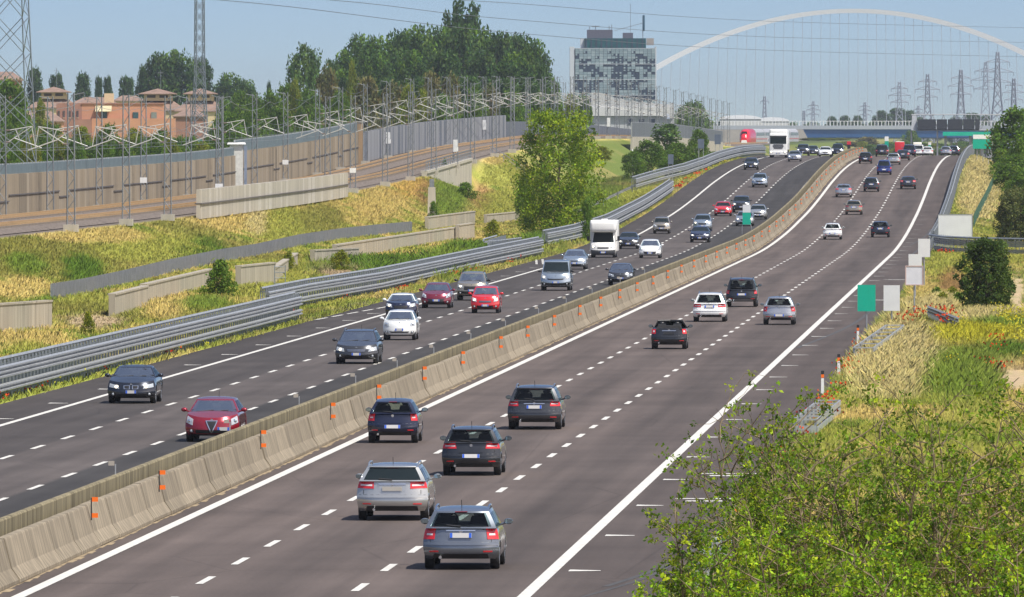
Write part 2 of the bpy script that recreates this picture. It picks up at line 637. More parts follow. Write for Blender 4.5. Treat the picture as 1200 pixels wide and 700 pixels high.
flowers('poppy_flowers', [(-8.0, -7.2, 300, 620, 330, .2, .45, .05), (-7.5, -5.8, 420, 470, 70, .3, .6, .05), (-3.5, -1, 470, 600, 60, .4, .7, .05), (-39.8, -39.3, 420, 640, 120, .15, .4, .05),
                          (-42, -39.6, 640, 930, 170, .2, .5, .06), (-39.5, -39.1, 1300, 1480, 150, .1, .35, .08), (-6.5, -4, 600, 660, 130, .4, .9, .06), (-8, -6, 960, 1150, 60, .3, .6, .08)], 3,
        [(.62, .06, .015), (.7, .10, .02), (.5, .04, .015)])
flowers('yellow_flowers', [(-1.5, 3.2, 540, 640, 2200, .55, .95, .04), (-39.8, -39.3, 380, 560, 160, .15, .5, .05), (-4, 4, 500, 700, 160, .4, .8, .04), (-39.6, -39.2, 1350, 1560, 160, .1, .4, .08)], 4,
        [(.62, .52, .02), (.55, .50, .03), (.45, .45, .05)])


# ------------------------------------------------------------------ carriageways
def road_material(name, stops, grain=.2, warm=.2):
    """stops: list of (u, albedo grey, warm) read across the road; wear runs along it"""
    m, nt, b = new_mat(name)
    N, L = nt.nodes, nt.links
    tc = N.new('ShaderNodeTexCoord')
    sx = N.new('ShaderNodeSeparateXYZ')
    L.new(tc.outputs['Object'], sx.inputs['Vector'])
    u0, u1 = stops[0][0], stops[-1][0]
    wob = N.new('ShaderNodeTexNoise')
    wob.inputs['Scale'].default_value = .03
    L.new(tc.outputs['Object'], wob.inputs['Vector'])
    ad = N.new('ShaderNodeMath')
    ad.operation = 'MULTIPLY_ADD'
    ad.inputs[1].default_value = .35
    L.new(wob.outputs['Fac'], ad.inputs[0])
    L.new(sx.outputs['X'], ad.inputs[2])
    mr = N.new('ShaderNodeMapRange')
    mr.inputs['From Min'].default_value, mr.inputs['From Max'].default_value = u0 + .17, u1 + .17
    L.new(ad.outputs[0], mr.inputs['Value'])
    cr = N.new('ShaderNodeValToRGB')
    el = cr.color_ramp.elements
    while len(el) < len(stops):
        el.new(.5)
    for e, (u, g, w) in zip(el, stops):
        e.position = (u - u0) / (u1 - u0)
        e.color = (g * .70 * (1 + w + warm), g * .70, g * .70 * (1 - w * .35 - warm * .5), 1)
    L.new(mr.outputs['Result'], cr.inputs['Fac'])
    mp = N.new('ShaderNodeMapping')
    mp.inputs['Scale'].default_value = (1.1, .018, 1)
    L.new(tc.outputs['Object'], mp.inputs['Vector'])
    st = N.new('ShaderNodeTexNoise')
    st.inputs['Scale'].default_value = 1.0
    st.inputs['Detail'].default_value = 6
    L.new(mp.outputs['Vector'], st.inputs['Vector'])
    gr = N.new('ShaderNodeTexNoise')
    gr.inputs['Scale'].default_value = 9
    gr.inputs['Detail'].default_value = 4
    gr.inputs['Roughness'].default_value = .75
    L.new(tc.outputs['Object'], gr.inputs['Vector'])
    bl = N.new('ShaderNodeTexNoise')
    bl.inputs['Scale'].default_value = .12
    bl.inputs['Detail'].default_value = 3
    L.new(tc.outputs['Object'], bl.inputs['Vector'])
    val = None
    for node, lo in ((st, .20), (gr, grain), (bl, .14)):
        r = N.new('ShaderNodeMapRange')
        r.inputs['From Min'].default_value, r.inputs['From Max'].default_value = .3, .7
        r.inputs['To Min'].default_value, r.inputs['To Max'].default_value = 1 - lo, 1 + lo
        L.new(node.outputs['Fac'], r.inputs['Value'])
        if val is None:
            val = r.outputs['Result']
        else:
            mu = N.new('ShaderNodeMath')
            mu.operation = 'MULTIPLY'
            L.new(val, mu.inputs[0])
            L.new(r.outputs['Result'], mu.inputs[1])
            val = mu.outputs[0]
    # fine transverse and lengthwise cracks
    vo = N.new('ShaderNodeTexVoronoi')
    vo.feature = 'DISTANCE_TO_EDGE'
    vo.inputs['Scale'].default_value = .11
    mp2 = N.new('ShaderNodeMapping')
    mp2.inputs['Scale'].default_value = (1.0, .35, 1)
    ns = N.new('ShaderNodeVectorMath')
    ns.operation = 'MULTIPLY_ADD'
    ns.inputs[1].default_value = (2.5, 2.5, 0)
    L.new(gr.outputs['Color'], ns.inputs[0])
    L.new(tc.outputs['Object'], ns.inputs[2])
    L.new(tc.outputs['Object'], mp2.inputs['Vector'])
    L.new(mp2.outputs['Vector'], vo.inputs['Vector'])
    rc = N.new('ShaderNodeMapRange')
    rc.inputs['From Min'].default_value, rc.inputs['From Max'].default_value = 0.0, .006
    rc.inputs['To Min'].default_value, rc.inputs['To Max'].default_value = .82, 1.0
    L.new(vo.outputs['Distance'], rc.inputs['Value'])
    mu = N.new('ShaderNodeMath')
    mu.operation = 'MULTIPLY'
    L.new(val, mu.inputs[0])
    L.new(rc.outputs['Result'], mu.inputs[1])
    vm = N.new('ShaderNodeVectorMath')
    vm.operation = 'SCALE'
    L.new(cr.outputs['Color'], vm.inputs[0])
    L.new(mu.outputs[0], vm.inputs['Scale'])
    L.new(vm.outputs['Vector'], b.inputs['Base Color'])
    b.inputs['Roughness'].default_value = .85
    b.inputs['Specular IOR Level'].default_value = .25
    return m


def strip(u0, u1, v0, v1, dz, step=8.0, taper=None):
    vs = np.arange(v0, v1 + step, step)
    rows = []
    for v in vs:
        z = float(road_z(v)) + dz
        rows.append([(u0, v, z), (u1, v, z)])
    return rows


W_ = .09
right_m = road_material('worn asphalt', [(-23.4, .085, .05), (-22.2, .105, .07), (-21.5, .118, .07), (-20.6, .103, .07), (-19.6, .122, .07), (-18.3, .114, .07), (-17.2, .092, .06), (-16.0, .118, .07), (-14.6, .116, .07),
                                         (-13.4, .083, .05), (-12.4, .088, .05), (-11.5, .106, .06), (-11.0, .095, .06), (-9.6, .088, .06), (-8.0, .082, .05)])
left_m = road_material('patched asphalt', [(-39.2, .062, .05), (-36.4, .064, .05), (-36.1, .066, .05), (-34.6, .070, .05), (-32.5, .072, .05), (-32.25, .108, .07), (-30.6, .096, .07), (-28.95, .108, .07),
                                           (-28.7, .058, -.03), (-27, .055, -.03), (-25.3, .058, -.03), (-24.6, .058, -.02)], warm=.12)
mb = MB()
mb.grid(strip(-23.72, -8.1, 90, 3300, 0))
tag(mb.build('right_carriageway', right_m), kind='structure')
mb = MB()
mb.grid(strip(-38.8, -24.0, 90, 3300, 0))
tag(mb.build('left_carriageway', left_m), kind='structure')
m_ = MB()
m_.grid(strip(-24.0, -23.72, 90, 3300, -.02))
tag(m_.build('median_ground', mat('median dirt', (.2, .17, .13), .9)), kind='structure')

line_white = mat('line paint', (.60, .58, .53), .6, var=.22, scale=5)
mk = MB()
PZ = .009
for (u, w) in ((-11.2, .30), (-22.45, .30), (-36.0, .24), (-25.2, .24)):
    mk.grid(strip(u - w / 2, u + w / 2, 200, 1800, PZ, 6))
ph = random.Random(3)
for (u, off, w) in ((-15.15, 5.0, .19), (-18.95, 9.0, .18), (-32.35, 2.0, .18), (-28.8, 7.0, .17)):
    v = 200 + off
    while v < 1740:
        mk.grid(strip(u - w / 2, u + w / 2, v, v + 4.5, PZ, 4.5)[:2])
        v += 12
v = 205.0
while v < 1640:                     # short ticks on the hard shoulders
    for (u0, u1) in ((-10.8, -10.05), (-37.1, -36.35)):
        z0 = float(road_z(v)) + PZ
        mk.add([(u0, v, z0), (u1, v + .3, z0), (u1, v + .6, z0), (u0, v + 1.1, z0)], [(0, 1, 2, 3)])
    if ph.random() < .13:
        for du in (-9.0, -38.4):
            z0 = float(road_z(v)) + PZ
            mk.add([(du - .55, v + 4, z0), (du + .55, v + 4, z0), (du + .55, v + 4.8, z0), (du - .55, v + 4.8, z0)], [(0, 1, 2, 3)])
            mk.add([(du - .9, v + 6.2, z0), (du + .9, v + 6.2, z0), (du + .9, v + 6.8, z0), (du - .9, v + 6.8, z0)], [(0, 1, 2, 3)])
    v += 24
# taper lines of the two lay-bys
for (pts) in (((-38.7, 640), (-37.0, 700)), ((-38.5, 935), (-37.0, 900)), ((-39.0, 935), (-37.5, 900))):
    (a0, b0), (a1, b1) = pts
    z0 = PZ
    for i in range(6):
        t0, t1 = i / 6, (i + .7) / 6
        mk.add([(a0 + (a1 - a0) * t0 - .09, b0 + (b1 - b0) * t0, z0), (a0 + (a1 - a0) * t0 + .09, b0 + (b1 - b0) * t0, z0),
                (a0 + (a1 - a0) * t1 + .09, b0 + (b1 - b0) * t1, z0), (a0 + (a1 - a0) * t1 - .09, b0 + (b1 - b0) * t1, z0)], [(0, 1, 2, 3)])
tag(mk.build('lane_markings', line_white), kind='structure')
# dark skid marks curving over the hard shoulder and one in a lane
sk = MB()
for (u0, v0, u1, v1, bend, w) in ((-9.6, 268, -8.3, 300, .5, .16), (-9.9, 262, -8.5, 290, .5, .12), (-10.9, 560, -9.0, 700, .7, .2), (-9.6, 960, -9.0, 1420, .9, .22), (-10.3, 1030, -9.2, 1120, .3, .16)):
    rows = []
    for i in range(25):
        t = i / 24
        u, v = u0 + (u1 - u0) * t + bend * math.sin(t * math.pi), v0 + (v1 - v0) * t
        z = float(road_z(v)) + .005
        rows.append([(u - w / 2, v, z), (u + w / 2, v, z)])
    sk.grid(rows)
sk.grid([[(-17.9, 1000, .005), (-17.4, 1000, .005)], [(-17.9, 1018, .005), (-17.4, 1018, .005)]])
tag(sk.build('skid_marks', mat('tyre rubber marks', (.062, .060, .060), .8, var=.3, scale=2)), kind='structure')

# hard standing of the lay-by on the far carriageway
mb = MB()
rows = []
for v in range(632, 962, 10):
    t = min(1, (v - 632) / 40) * min(1, (960 - v) / 180)
    rows.append([(-39.05 - 2.2 * t - .02, v, -.01), (-39.02, v, -.01)])
mb.grid(rows)
tag(mb.build('lay_by', left_m), kind='structure')

# sand and litter gathered along the foot of the barrier
mb = MB()
rs = random.Random(12)
for v in range(236, 1500, 2):
    w = rs.uniform(.06, .22)
    z0 = float(road_z(v)) + .006
    z1 = float(road_z(v + 2)) + .006
    mb.add([(-23.1, v, z0), (-23.1 + w, v + .2, z0), (-23.1 + w * rs.uniform(.6, 1), v + 1.9, z1), (-23.1, v + 2, z1)], [(0, 1, 2, 3)])
tag(mb.build('sand_strip', mat('road sand', (.30, .23, .14), .95, var=.3, scale=4)), kind='structure')

# ------------------------------------------------------------------ median barrier
conc_b = mat('barrier concrete', (.235, .197, .142), .85, var=.36, scale=2.6, streak=True, bump=.3, objvar=.13, spec=.2)
conc_r = mat('older barrier concrete', (.20, .17, .105), .85, var=.5, scale=2.6, streak=True, bump=.3, spec=.2)
prof = [(.32, .02), (.32, .10), (.13, .36), (-.03, 1.0), (-.05, 1.04), (-.23, 1.04), (-.25, .98), (-.25, .02)]
seg = MB()
seg.sweep(prof, [(0, -2.975, 0), (0, -1, 0), (0, 1, 0), (0, 2.975, 0)], closed=True)
seg_me = seg.mesh('barrier_block', conc_b)
recalc(seg_me)
rng = random.Random(21)
v = 236.0
first = True
while v < 1722:
    z0, z1 = float(road_z(v - 3)), float(road_z(v + 3))
    o = link('barrier_block', seg_me, None, (-23.40 + rng.uniform(-.018, .018), v, (z0 + z1) / 2 + rng.uniform(-.008, .008)))
    o.rotation_euler = (math.atan2(z1 - z0, 6), 0, rng.uniform(-.0035, .0035))
    tag(o, 'stained concrete block in the chain of blocks dividing the two carriageways', 'barrier block', 'concrete blocks of the median barrier')
    v += 6.0
w = MB()
path = [(-24.18, v, float(road_z(v))) for v in range(225, 1735, 6)]
w.sweep([(.09, 0), (.09, 1.2), (.06, 1.24), (-.06, 1.24), (-.09, 1.2), (-.22, .3), (-.36, .1), (-.36, 0)], path, closed=True)
me = w.mesh('median_wall', conc_r)
recalc(me)
tag(link('median_wall', me), 'long low mossy concrete wall running behind the chain of barrier blocks', 'barrier wall')

orange = mat('orange reflector', (.85, .16, .01), .4, var=.06)
blackm = mat('black rubber', (.018, .018, .02), .55, var=.2)
greym = mat('galvanised steel', (.43, .44, .44), .40, metal=.5, var=.16, scale=1.5)
greyd = mat('weathered zinc posts', (.24, .26, .29), .5, metal=.5, var=.2)
whitep = mat('white plastic', (.75, .75, .73), .45, var=.06)
post_me = MB().box((0, 0, .12), (.03, .04, .56)).mesh('bracket', blackm)
ref_me = MB().box((.09, 0, 0), (.15, .035, .115)).mesh('reflector', orange)
ds = [293, 316, 358, 394, 422, 454, 485, 520, 548, 579, 612]
while ds[-1] < 1640:
    ds.append(ds[-1] + 30)
for i, v in enumerate(ds):
    e = empty('barrier_delineator', (-23.33, v, float(road_z(v)) + .82), 0, 'pair of orange reflectors on a black bracket fixed to the median barrier', 'reflector', 'orange reflectors along the median barrier')
    link('bracket', post_me, e)
    link('reflector', ref_me, e, (0, 0, .36))
    link('reflector', ref_me, e, (0, 0, -.04))
tagp = MB().box((0, 0, .14), (.03, .03, .28)).mesh('post', greym)
tagb = MB().box((-.11, 0, .3), (.16, .02, .12)).mesh('plate', mat('pale tag', (.36, .32, .27), .6))
for i, v in enumerate((312, 357, 391, 424, 452, 480, 512, 546, 583, 618, 655, 700, 745)):
    e = empty('median_marker', (-24.2, v, float(road_z(v)) + 1.24), 0, 'small pale plate on a short stick on top of the median wall', 'marker plate', 'little plates on the median wall')
    link('post', tagp, e)
    link('plate', tagb, e)


# ------------------------------------------------------------------ guard rails
def wave(h0, n, depth=.11, pitch=.165):
    """steel beam with n ridges whose lower edge is at h0; the ridges face the road"""
    out = []
    for i in range(n):
        b = h0 + i * pitch * 1.05
        out += [(0, b), (depth, b + pitch * .28), (depth, b + pitch * .62), (0, b + pitch * .92)]
    return out


def guardrail(pts, side, label, tall=True, step=2.0, post_h=None, name='guard_rail'):
    """pts: (u, v); side=+1 road to the right of travel (+Y), -1 road to the left"""
    P = []
    for (a, b), (c, d) in zip(pts[:-1], pts[1:]):
        n = max(1, int(math.hypot(c - a, d - b) / 6))
        for i in range(n):
            P.append((a + (c - a) * i / n, b + (d - b) * i / n))
    P.append(pts[-1])
    path = [(u, v, float(road_z(max(v, 100))) if u > -45 else float(terr_z(u, v))) for (u, v) in P]
    u, v, z = path[0]
    e = empty(name, (u, v, z), 0, label, 'guard rail')
    loc = [(a - u, b - v, c - z) for (a, b, c) in path]

    def beam(nm, prof, m):
        s = MB()
        pr = [(side * a, h) for a, h in prof]
        s.sweep(pr + [(p - side * .012, h) for p, h in pr[::-1]], loc, closed=True)
        me = s.mesh(nm, m, 50)
        recalc(me)
        return link(nm, me, e)
    if tall:
        beam('lower_beam', wave(.30, 2), greym)
        beam('upper_beam', wave(.82, 3), greym)
        beam('top_rail', [(-.34, 1.42), (-.28, 1.50), (-.34, 1.58), (-.40, 1.50)], greym)
        hp = 1.5
    else:
        beam('lower_beam', wave(.42, 2), greym)
        hp = .8
    tot = [0]
    for a, b in zip(loc[:-1], loc[1:]):
        tot.append(tot[-1] + math.dist(a, b))
    pm = MB()
    pm.box((0, 0, hp / 2), (.07, .12, hp))
    if tall:
        pm.box((-side * .14, 0, 1.30), (.36, .05, .05))
        pm.box((-side * .32, 0, 1.42), (.05, .08, .3))
        pm.box((-side * .34, 0, .7), (.06, .10, 1.4))
    pme = pm.mesh('post', greyd)
    ext = MB()
    s, k, i = .5, 0, 0
    while s < tot[-1]:
        while tot[i + 1] < s:
            i += 1
        t = (s - tot[i]) / (tot[i + 1] - tot[i])
        p = [loc[i][j] + (loc[i + 1][j] - loc[i][j]) * t for j in range(3)]
        p[0] -= side * .09
        if k < 99:
            link('post', pme, e, p)
        else:
            ext.box((p[0], p[1], p[2] + hp / 2), (.07, .12, hp))
            if tall:
                ext.box((p[0] - side * .34, p[1], p[2] + .7), (.06, .10, 1.4))
                ext.box((p[0] - side * .14, p[1], p[2] + 1.30), (.36, .05, .05))
        k += 1
        s += step
    if ext.v:
        tag(ext.build('post_row', greyd, e), kind='stuff')
    return e


guardrail([(-39.35, 240), (-39.35, 600), (-39.4, 638)], 1, 'tall ribbed steel guard rail along the hard shoulder beside the dark saloon', step=1.6)
guardrail([(-42.3, 655), (-42.1, 690), (-40.9, 745), (-40.2, 880), (-39.6, 962)], 1, 'steel guard rail set back behind the lay-by in front of tall green reeds', step=1.8)
guardrail([(-43.6, 975), (-43.3, 945), (-42.4, 925), (-41.4, 955)], -1, 'short hooked end of guard rail beside the gap under the big roadside tree', step=1.6)
guardrail([(-41.3, 1012), (-40.2, 1050), (-39.4, 1110), (-39.2, 1200), (-39.1, 1300)], 1, 'steel guard rail passing below the big roadside tree behind the white camper', step=2)
guardrail([(-43.6, 1310), (-42.2, 1345), (-40.2, 1390), (-39.3, 1440), (-39.1, 1560), (-39.1, 1760)], 1, 'steel guard rail climbing to the crest towards the white lorry', step=2.2)
guardrail([(-56, 1330), (-50, 1318), (-43.5, 1322)], -1, 'steel guard rail crossing the grass beside the camera pole', tall=False, step=2)
guardrail([(-8.35, 1008), (-8.3, 1100), (-8.35, 1300), (-8.35, 1760)], -1, 'steel guard rail edging the dry grass slope on the way to the crest', step=2.2)
guardrail([(-7.9, 985), (-6.5, 968), (-3.0, 955), (8.0, 935)], -1, 'low steel guard rail running away from the road in front of the hazy shrubs', step=2)
guardrail([(-5.5, 640), (-3.6, 600)], -1, 'short sloping piece of guard rail behind the green kilometre sign', tall=False, step=1.5)


def crash_end(loc, L_, w, h, label):
    """ladder like end terminal of a guard rail"""
    e = empty('guard_rail_end', loc, -.012, label, 'guard rail end')
    for sx in (-1, 1):
        s = MB()
        for hz in (.35, .75):
            s.box((sx * w / 2, L_ / 2, hz * h / .9), (.06, L_, .26 * h / .9))
        s.build('side_beam', greym, e)
    for k in range(7):
        y = L_ * k / 6
        s = MB()
        s.box((0, y, h - .03), (w, .16, .05))
        s.build('cross_bar', greym, e)
        s = MB()
        for sx in (-1, 1):
            MB().box((sx * (w / 2 - .05), y, h / 2), (.08, .1, h)).build('post', greyd, e)
    MB().box((0, -.05, h * .42), (w * .92, .07, h * .42)).build('end_plate', greym, e)


crash_end((-7.5, 398, 0), 28, .8, .62, 'ladder shaped guard rail end at the shoulder beside the white and orange post')
crash_end((-7.3, 525, 0), 60, .9, .68, 'ladder shaped guard rail end under the green kilometre sign')
crash_end((-6.9, 262, 0), 14, 1.0, .9, 'white grey guard rail end half hidden in the leafy bushes')


def marker_post(x, y, label):
    p = ground_at(x, y)
    e = empty('verge_post', p, 0, label, 'marker post')
    MB().box((0, 0, .3), (.12, .09, .62), taper=.9).build('post', whitep, e)
    MB().box((0, 0, .84), (.12, .1, .14)).build('black_cap', blackm, e)
    MB().box((0, 0, .70), (.115, .095, .13)).build('reflector', orange, e)


marker_post(964, 462, 'white post with black and orange top standing among red poppies')
marker_post(983, 441, 'slim white post with dark top standing alone in pale grass')
marker_post(1005.5, 403, 'white post with orange band beside the ladder shaped rail end under the sign')
# ------------------------------------------------------------------ railway
rust = mat('rail steel', (.48, .30, .13), .5, metal=.3, var=.2)
sleeper_m = mat('sleeper concrete', (.22, .185, .15), .9)
ball_m = mat('ballast stones', (.150, .125, .108), .95, var=.45, scale=5, bump=.6, spec=.1)
vv = list(range(430, 1500, 12)) + list(range(1500, 3300, 30))


def railway_track(u, label):
    e = empty('railway_track', (u, 430, 0), 0, label, 'railway track')
    s = MB()
    s.sweep([(-2.2, 0), (-1.4, .32), (1.4, .32), (2.2, 0)], [(0, v - 430, float(rail_z(v))) for v in vv])
    s.build('ballast_bed', ball_m, e)
    for sx in (-.75, .75):
        s = MB()
        s.sweep([(sx - .07, .38), (sx - .07, .56), (sx + .07, .56), (sx + .07, .38)], [(0, v - 430, float(rail_z(v))) for v in vv], closed=True)
        s.build('rail', rust, e)
    s = MB()
    v = 430.0
    while v < 1600:
        s.box((0, v - 430, float(rail_z(v)) + .35), (2.5, .3, .14))
        v += 1.2
    tag(s.build('sleeper_row', sleeper_m, e), kind='stuff')


railway_track(-70.0, 'rusty railway track on stone ballast nearest to the grassy bank')
railway_track(-75.6, 'rusty railway track on stone ballast along the foot of the noise wall')

# ------------------------------------------------------------------ noise walls
wall_m = mat('noise wall concrete', (.30,.215,.135), .9, var=.22, scale=1.1, streak=True, spec=.15)
wall_l = mat('pale noise wall concrete', (.40,.37,.315), .9, var=.18, scale=1.0, streak=True, spec=.15)
joint_m = mat('dark wall joint', (.10, .09, .085), .9)
panel_m = mat('blue grey acoustic panel', (.16, .205, .225), .5, metal=.2, var=.15, scale=.8)
panel_g = mat('grey acoustic panel', (.28, .285, .30), .55, metal=.2, var=.2, scale=.6, streak=True)
panel_d = mat('dark acoustic panel', (.155, .17, .195), .55, metal=.2, var=.2, scale=.6, streak=True)
SHADES = [mat('noise wall slab %s' % n, c, .9, var=.16, scale=1.3, streak=True, spec=.15) for n, c in
          (('tan', (.295,.245,.18)), ('fawn', (.265,.22,.165)), ('brown', (.22,.185,.14)), ('sand', (.325,.275,.21)))]


def noise_wall(u, v0, v1, h, label, mats=None, top=None, step=2.4, joint=True, rib=.12, z_of=None, base=0.0, name='noise_wall', seed=1, steps=True):
    """ribbed concrete slabs; top = (height, material) of a metal screen above"""
    rr = random.Random(seed)
    mats = mats or SHADES
    e = empty(name, (u, v0, 0), 0, label, 'noise wall')
    zf = z_of or (lambda q: float(rail_z(q)))
    s, j, t, ps = MB(), MB(), MB(), MB()
    v = v0
    while v < v1:
        z = zf(v) + base
        mi = rr.randrange(len(mats)) if rr.random() < .55 else 0
        w = min(step, v1 - v)
        s.box((0, v - v0 + w / 2, z + h / 2), (.3, w - .05, h), mi=mi)
        for k in range(3):
            s.box((.15 + rib / 2, v - v0 + w * (k + .5) / 3, z + h / 2), (rib, w / 5, h - .04), mi=mi, taper=1)
        if joint:
            j.box((.02, v - v0 + w / 2, z + h * (.52 if int((v - v0) / step) % 24 > 3 or not steps else .38)), (.52 + rib, w, .10))
        if top:
            t.box((0, v - v0 + w / 2, z + h + top[0] / 2), (.12, w - .06, top[0]))
            for k in range(5):
                t.box((.09, v - v0 + w * (k + .5) / 5, z + h + top[0] / 2), (.07, w / 11, top[0] - .03))
            ps.box((.02, v - v0, z + h + top[0] / 2 + .04), (.16, .12, top[0] + .1))
        v += step
    s.build('concrete_slabs', mats, e)
    if joint:
        j.build('joint_line', joint_m, e)
    if top:
        t.build('acoustic_screen', top[1], e)
        tag(ps.build('screen_posts', greym, e), kind='stuff')
    return e


def v_at(u, x):
    return dist_for(u, x) * CP      # distance along the road, near enough


vA = v_at(-79.6, 272)
noise_wall(-79.6, 500, vA, 3.4, 'brown ribbed concrete noise wall with a blue grey screen on top beside the tracks', top=(.75, panel_m), seed=2)
e = empty('wall_pier', (-79.3, vA + 1.0, float(rail_z(vA))), 0, 'white and grey pier with a small roof between two stretches of noise wall', 'pier')
MB().box((0, 0, 2.3), (1.3, 1.2, 4.4)).build('shaft', mat('pier paint', (.62, .62, .58), .7), e)
MB().box((0, 0, 4.6), (1.8, 1.7, .2), taper=.9).build('cap', whitep, e)
MB().box((.9, 0, 2.2), (.25, .5, 4.2)).build('steel_post', mat('blue grey steel', (.20, .24, .32), .5), e)
vB = v_at(-79.6, 417)
noise_wall(-79.6, vA + 2.2, vB, 3.75, 'taller brown concrete noise wall with blue grey screen behind the pier', top=(1.1, panel_m), seed=3)
e = empty('wall_pier', (-79.4, vB + .8, float(rail_z(vB))), 0, 'plain brown concrete pier where the wall turns to grey metal panels', 'pier')
MB().box((0, 0, 2.4), (1.1, 1.3, 4.9)).build('shaft', wall_m, e)
MB().box((0, 0, 4.95), (1.25, 1.45, .14)).build('cap', wall_l, e)
noise_wall(-79.6, vB + 2, 1790, 3.6, 'long grey metal noise wall curving behind the masts', mats=[panel_g, panel_d, panel_g], joint=False, rib=.2, step=3, seed=4)
noise_wall(-79.6, 1792, 2650, 2.6, 'far dark grey noise wall fading towards the train', mats=[panel_d], joint=False, rib=.2, step=5, seed=5)
vC0, vC1 = v_at(-65.7, 231), v_at(-65.7, 405)
noise_wall(-65.7, vC0, vC1, 2.35, 'low pale concrete screen standing in front of the tracks', mats=[wall_l, wall_l, mat('pale slab', (.46, .43, .38), .9)], joint=True, rib=.06, step=2.0, base=-.25, seed=6, steps=False)
noise_wall(-63.2, 1880, 2440, 3.6, 'pale retaining wall with dark screen behind the far trees', mats=[wall_l], joint=False, rib=.05, step=6, base=-3.4, top=(2.3, panel_d), seed=7)

# concrete abutment of the railway bridge
e = empty('bridge_abutment', (-66.5, 1298, 0), 0, 'pale concrete abutment carrying the railway, railing along its top', 'abutment')
path = [(0, v - 1298, float(rail_z(v))) for v in range(1298, 1404, 5)]
s = MB()
s.sweep([(-.3, -6), (-.3, .25), (.28, .25), (.28, -6)], path, closed=True)
me = s.mesh('wing_wall', wall_l)
recalc(me)
link('wing_wall', me, e)
s = MB()
s.sweep([(-.4, .255), (-.4, .55), (.42, .55), (.42, .255)], path, closed=True)
me = s.mesh('parapet', wall_l)
recalc(me)
link('parapet', me, e)
s = MB()
for i, p in enumerate(path):
    s.box((.2, p[1], p[2] + 1.05), (.07, .07, 1.1))
for hz in (.85, 1.2, 1.55):
    s.sweep([(.17, hz), (.17, hz + .07), (.23, hz + .07), (.23, hz)], path, closed=True)
s.build('railing', greyd, e)

# masts with cantilevers
mast_m = mat('mast steel', (.21, .225, .24), .5, metal=.3, var=.15)
cant_m = mat('white tube', (.50, .49, .45), .4, var=.05)
ins_m = mat('brown insulator', (.20, .15, .12), .4)


def lattice_mast(h, w0, w1, n, r=.026):
    s = MB()
    for sx in (-1, 1):
        s.tube([(sx * w0 / 2, 0, 0), (sx * w1 / 2, 0, h)], r * 1.9, 4)
    for k in range(n):
        z0, z1 = h * k / n, h * (k + 1) / n
        a = (-1) ** k
        x0, x1 = (w0 + (w1 - w0) * z0 / h) / 2, (w0 + (w1 - w0) * z1 / h) / 2
        s.tube([(a * x0, 0, z0), (-a * x1, 0, z1)], r, 4)
    return s


mast_me = lattice_mast(9.6, .55, .42, 13).mesh('mast', mast_m)
foot_me = MB().box((0, 0, .2), (1.0, 1.0, .5)).mesh('foot', wall_l)
c = MB()
c.tube([(.2, 0, 6.9), (2.3, 0, 7.25)], .036, 5)
c.tube([(.2, 0, 5.9), (2.3, 0, 7.25)], .036, 5)
c.tube([(.9, 0, 6.35), (3.0, 0, 5.6)], .04, 5)
c.tube([(1.0, 0, 7.03), (1.3, 0, 6.25)], .035, 5)
c.tube([(2.25, 0, 7.2), (2.5, 0, 5.8)], .03, 4)
cant_me = c.mesh('cantilever', cant_m)
ins_me = MB().cyl((.42, 0, 6.94), 'x', .06, .3, 8).mesh('insulator', ins_m)
ins_me2 = MB().cyl((.42, 0, 6.04), 'x', .06, .3, 8).mesh('insulator', ins_m)
arm = MB()
arm.tube([(0, 0, 9.4), (-.9, 0, 9.6), (-1.0, 0, 9.1)], .03, 4)
arm_me = arm.mesh('feeder_arm', mast_m)
plate_me = MB().box((0, -.3, 0), (.62, .05, .48)).mesh('number_plate', whitep)
boxw_me = MB().box((0, -.3, 0), (.5, .3, 1.4)).mesh('equipment_box', mat('pale cabinet', (.66, .67, .66), .5))


def mast(u, v, flip, i):
    z = float(rail_z(v))
    near = u > -70
    e = empty('catenary_mast', (u, v, z - .1), math.pi if flip else 0, 'grey lattice railway mast with white bracket %s' % ('on the bank side of the tracks' if near else 'in front of the noise wall'),
              'railway mast', 'railway masts on the bank side' if near else 'railway masts on the wall side')
    link('mast', mast_me, e)
    link('foot', foot_me, e)
    b = link('cantilever', cant_me, e)
    link('insulator', ins_me, b)
    link('insulator', ins_me2, b)
    link('feeder_arm', arm_me, e)
    if i % 4 == 0 and v < 1500:
        o = link('number_plate', plate_me, e, (0, 0, 2.2))
        o.rotation_euler = (0, 0, math.pi if flip else 0)
    if i % 5 == 2 and 1200 < v < 1900:
        o = link('equipment_box', boxw_me, e, (0, 0, 2.6))
        o.rotation_euler = (0, 0, math.pi if flip else 0)
    return e


for i in range(38):
    v = 765 + 50 * i - (8 if i % 5 == 3 else 0)
    if i in (5, 6) or v < 800:
        continue
    mast(-66.3, v, True, i)
for i in range(36):
    mast(-78.3, 842 + 50 * i + (6 if i % 4 == 1 else 0), False, i)
for u, lab in ((-70.0, 'thin contact wires hung over the track by the bank'), (-75.6, 'thin contact wires hung over the track by the noise wall')):
    e = empty('contact_wire', (u, 700, 0), 0, lab, 'overhead wire')
    s, d = MB(), MB()
    for hh, sag, n in ((5.5, .05, 1), (6.95, .55, 6)):
        pts = []
        for k in range(38):
            for j in range(6):
                v = 765 + 50 * (k + j / 6)
                q = j / 6
                pts.append((0, v - 700, float(rail_z(v)) + hh - 4 * sag * q * (1 - q)))
                if hh < 6 and k < 26:
                    d.tube([(0, v - 700, float(rail_z(v)) + 5.5), (0, v - 700, float(rail_z(v)) + 6.9 - 2.2 * q * (1 - q))], .012, 3)
        s.tube(pts, .014, 4)
    s.build('wire', mast_m, e)
    d.build('dropper', mast_m, e)
